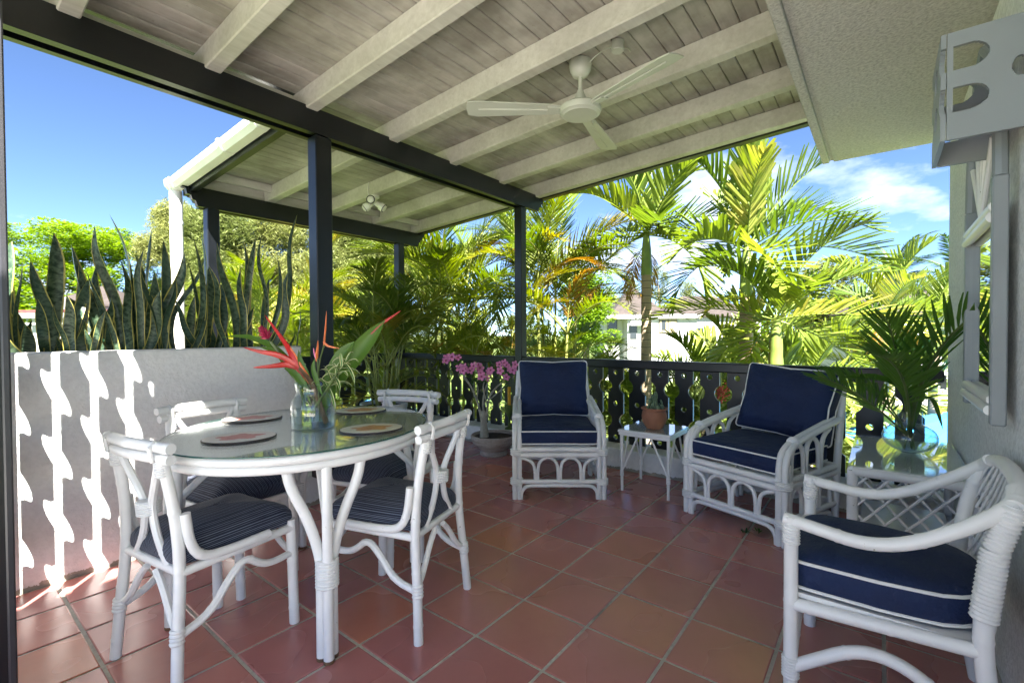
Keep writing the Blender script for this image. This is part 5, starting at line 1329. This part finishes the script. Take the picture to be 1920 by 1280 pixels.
for o in (h1, hr):
    for ch in o.children:
        if ch.name.startswith('roof'): ch.location = (0, 2.5, 0)
for ch in h2.children:
    if ch.name.startswith('roof') and 'up' not in ch.name: ch.location = (.1, 2.0, 0)

def tree(name, label, x, y, d, trunk_h, r0, clumps, per, size, mat, seed, asp=.45, droop=0, shell=.55, lim=8):
    p = at(x, y, d); t = thing(name, label, 'tree', (p.x, p.y, GZ)); rr = random.Random(seed)
    MB().tube([(0, 0, 0), (rr.uniform(-.2, .2), rr.uniform(-.2, .2), trunk_h*.6), (0, 0, trunk_h)], [r0, r0*.6], 9).build('trunk', 'bark', t)
    for c in rr.sample(clumps, min(lim, len(clumps))):
        m = Vector((c[0]*.4, c[1]*.4, trunk_h+(c[2]-trunk_h)*.35)); MB().tube(chaikin([(0, 0, trunk_h*.85), m, (c[0], c[1], c[2])], 2), [r0*.45, r0*.08], 6).build('limb', 'bark', t)
    leaf_cloud(clumps, per, size, seed, asp, droop, shell).build('crown', mat, t, smooth=False, recalc=False)
    return t
def clump_set(seed, n, rx, ry, z0, z1, s0, s1, flat=.6, dome=True):
    rr = random.Random(seed); out = []
    for i in range(n):
        a = rr.uniform(0, 2*PI); q = math.sqrt(rr.random()); z = rr.random()
        k_ = math.sqrt(max(.05, 1-(z*.9)**2)) if dome else 1
        s = rr.uniform(s0, s1); out.append((rx*q*k_*math.cos(a), ry*q*k_*math.sin(a), z0+(z1-z0)*z, s, s, s*flat))
    return out
tree('flame_tree', 'wide spreading green flame tree with flat layered crown beyond planter', 110, 640, 34, 4.5, .45, clump_set(1, 190, 8.6, 6, 3.2, 12.0, .7, 1.7, .45), 420, .15, 'tree_green', 11, .4)
for (x, d, hgt, sd) in ((410, 30, 11.5, 21), (520, 32, 12.0, 22), (640, 33, 11.2, 23), (340, 36, 13.5, 24), (740, 38, 11.5, 25)):
    tree('casuarina_tree', 'tall wispy grey-green casuarina behind the bay roof', x, 640, d, hgt*.75, .28, clump_set(sd, 110, 3.0, 3.0, 2.0, hgt-.3, .6, 1.3, 1.0), 560, .24, 'tree_olive', sd, .13, .5, .2)['group'] = 'casuarina trees behind the bay'
tree('shade_tree', 'round olive-green shade tree standing alone on the lawn', 1545, 640, 29, 3.2, .32, clump_set(31, 70, 2.5, 2.4, 3.0, 8.0, .5, 1.05, .75), 700, .11, 'tree_mid', 31)
tree('leafy_tree', 'dark leafy tree peeking over the orange palm fronds', 1100, 640, 32, 4, .3, clump_set(33, 40, 2.2, 2.2, 3.2, 7.8, .5, 1.1, .7), 600, .14, 'tree_green', 33)
for (x, d, hgt, sd) in ((1180, 55, 10.5, 41), (1235, 60, 12, 42), (1290, 58, 10, 43), (1145, 62, 9.5, 44)):
    tree('casuarina_tree', 'thin distant casuarina behind the shuttered house', x, 640, d, hgt*.8, .2, clump_set(sd, 36, 1.6, 1.6, 4.0, hgt, .4, .9, 1.1), 300, .26, 'tree_olive', sd, .10, .5, .2)['group'] = 'thin casuarinas behind the shuttered house'
for i, (x, d, r_) in enumerate(((30, 44, 3), (210, 44, 3), (300, 48, 3.4), (860, 46, 3), (980, 48, 3), (1420, 52, 3), (1620, 50, 2.8), (1780, 46, 3), (1880, 40, 3))):
    tree('distant_tree', 'distant green tree closing the garden behind the houses', x, 640, d, 2.5, .25, clump_set(50+i, 34, r_, r_, 1.5, 5.6, .7, 1.3, .7), 220, .22, ('tree_mid', 'tree_green')[i % 2], 60+i)['group'] = 'distant trees closing the garden'
def coconut(label, x, y, d, sc, grp):
    p = at(x, y, d); t = thing('coconut_palm', label, 'palm', (p.x, p.y, GZ), group=grp)
    MB().tube([(.5, .2, 0), (.25, .1, (p.z-GZ)*.4), (0, 0, p.z-GZ)], [.17, .10], 9).build('trunk', 'ringed_trunk', t)
    crown('coconut', t, (0, 0, p.z-GZ), 16, 82, -28, sc)
coconut('coconut palm with drooping fronds above the white house', 1678, 520, 22, .80, 'coconut palms by the white house')
coconut('coconut palm half hidden by the house corner', 1800, 530, 21, .85, 'coconut palms by the white house')
hd_ = thing('clipped_hedge', 'low clipped bright green hedge along the lawn edge', 'hedge', tuple(at(1530, 640, 24))[:2]+(GZ,), math.atan2(R_.y, R_.x))
rr = random.Random(5); leaf_cloud([(x*.32, rr.uniform(-.25, .25), .45+rr.uniform(-.1, .25), .45, .4, .4) for x in range(-9, 10)], -900, .05, 5, .5, 0, .75).build('foliage', 'hedge_leaf', hd_, smooth=False, recalc=False)
pz = at(1300, 640, 14)
struct(MB().box((pz.x-6, pz.y-9, GZ-.05), (pz.x-3.2, pz.y+8, GZ+.006)).build('path', 'path_concrete'))

# weeds in the grout joint
wd_ = thing('grout_weed', 'tiny green weeds in the grout joint under the armchair by the lattice table', 'weed', (2.925, .605, 0))
for (cx, cy, n_w) in ((0, 0, 16), (.05, -.06, 9)):
    for i in range(n_w):
        a = i*2.4; q = rnd.uniform(.0, .016)
        link('leaf', lm, wd_, (cx+q*math.cos(a), cy+q*math.sin(a), .002), (rnd.uniform(-.4, .4), rnd.uniform(-1.1, -.2), a), rnd.uniform(.3, .55))
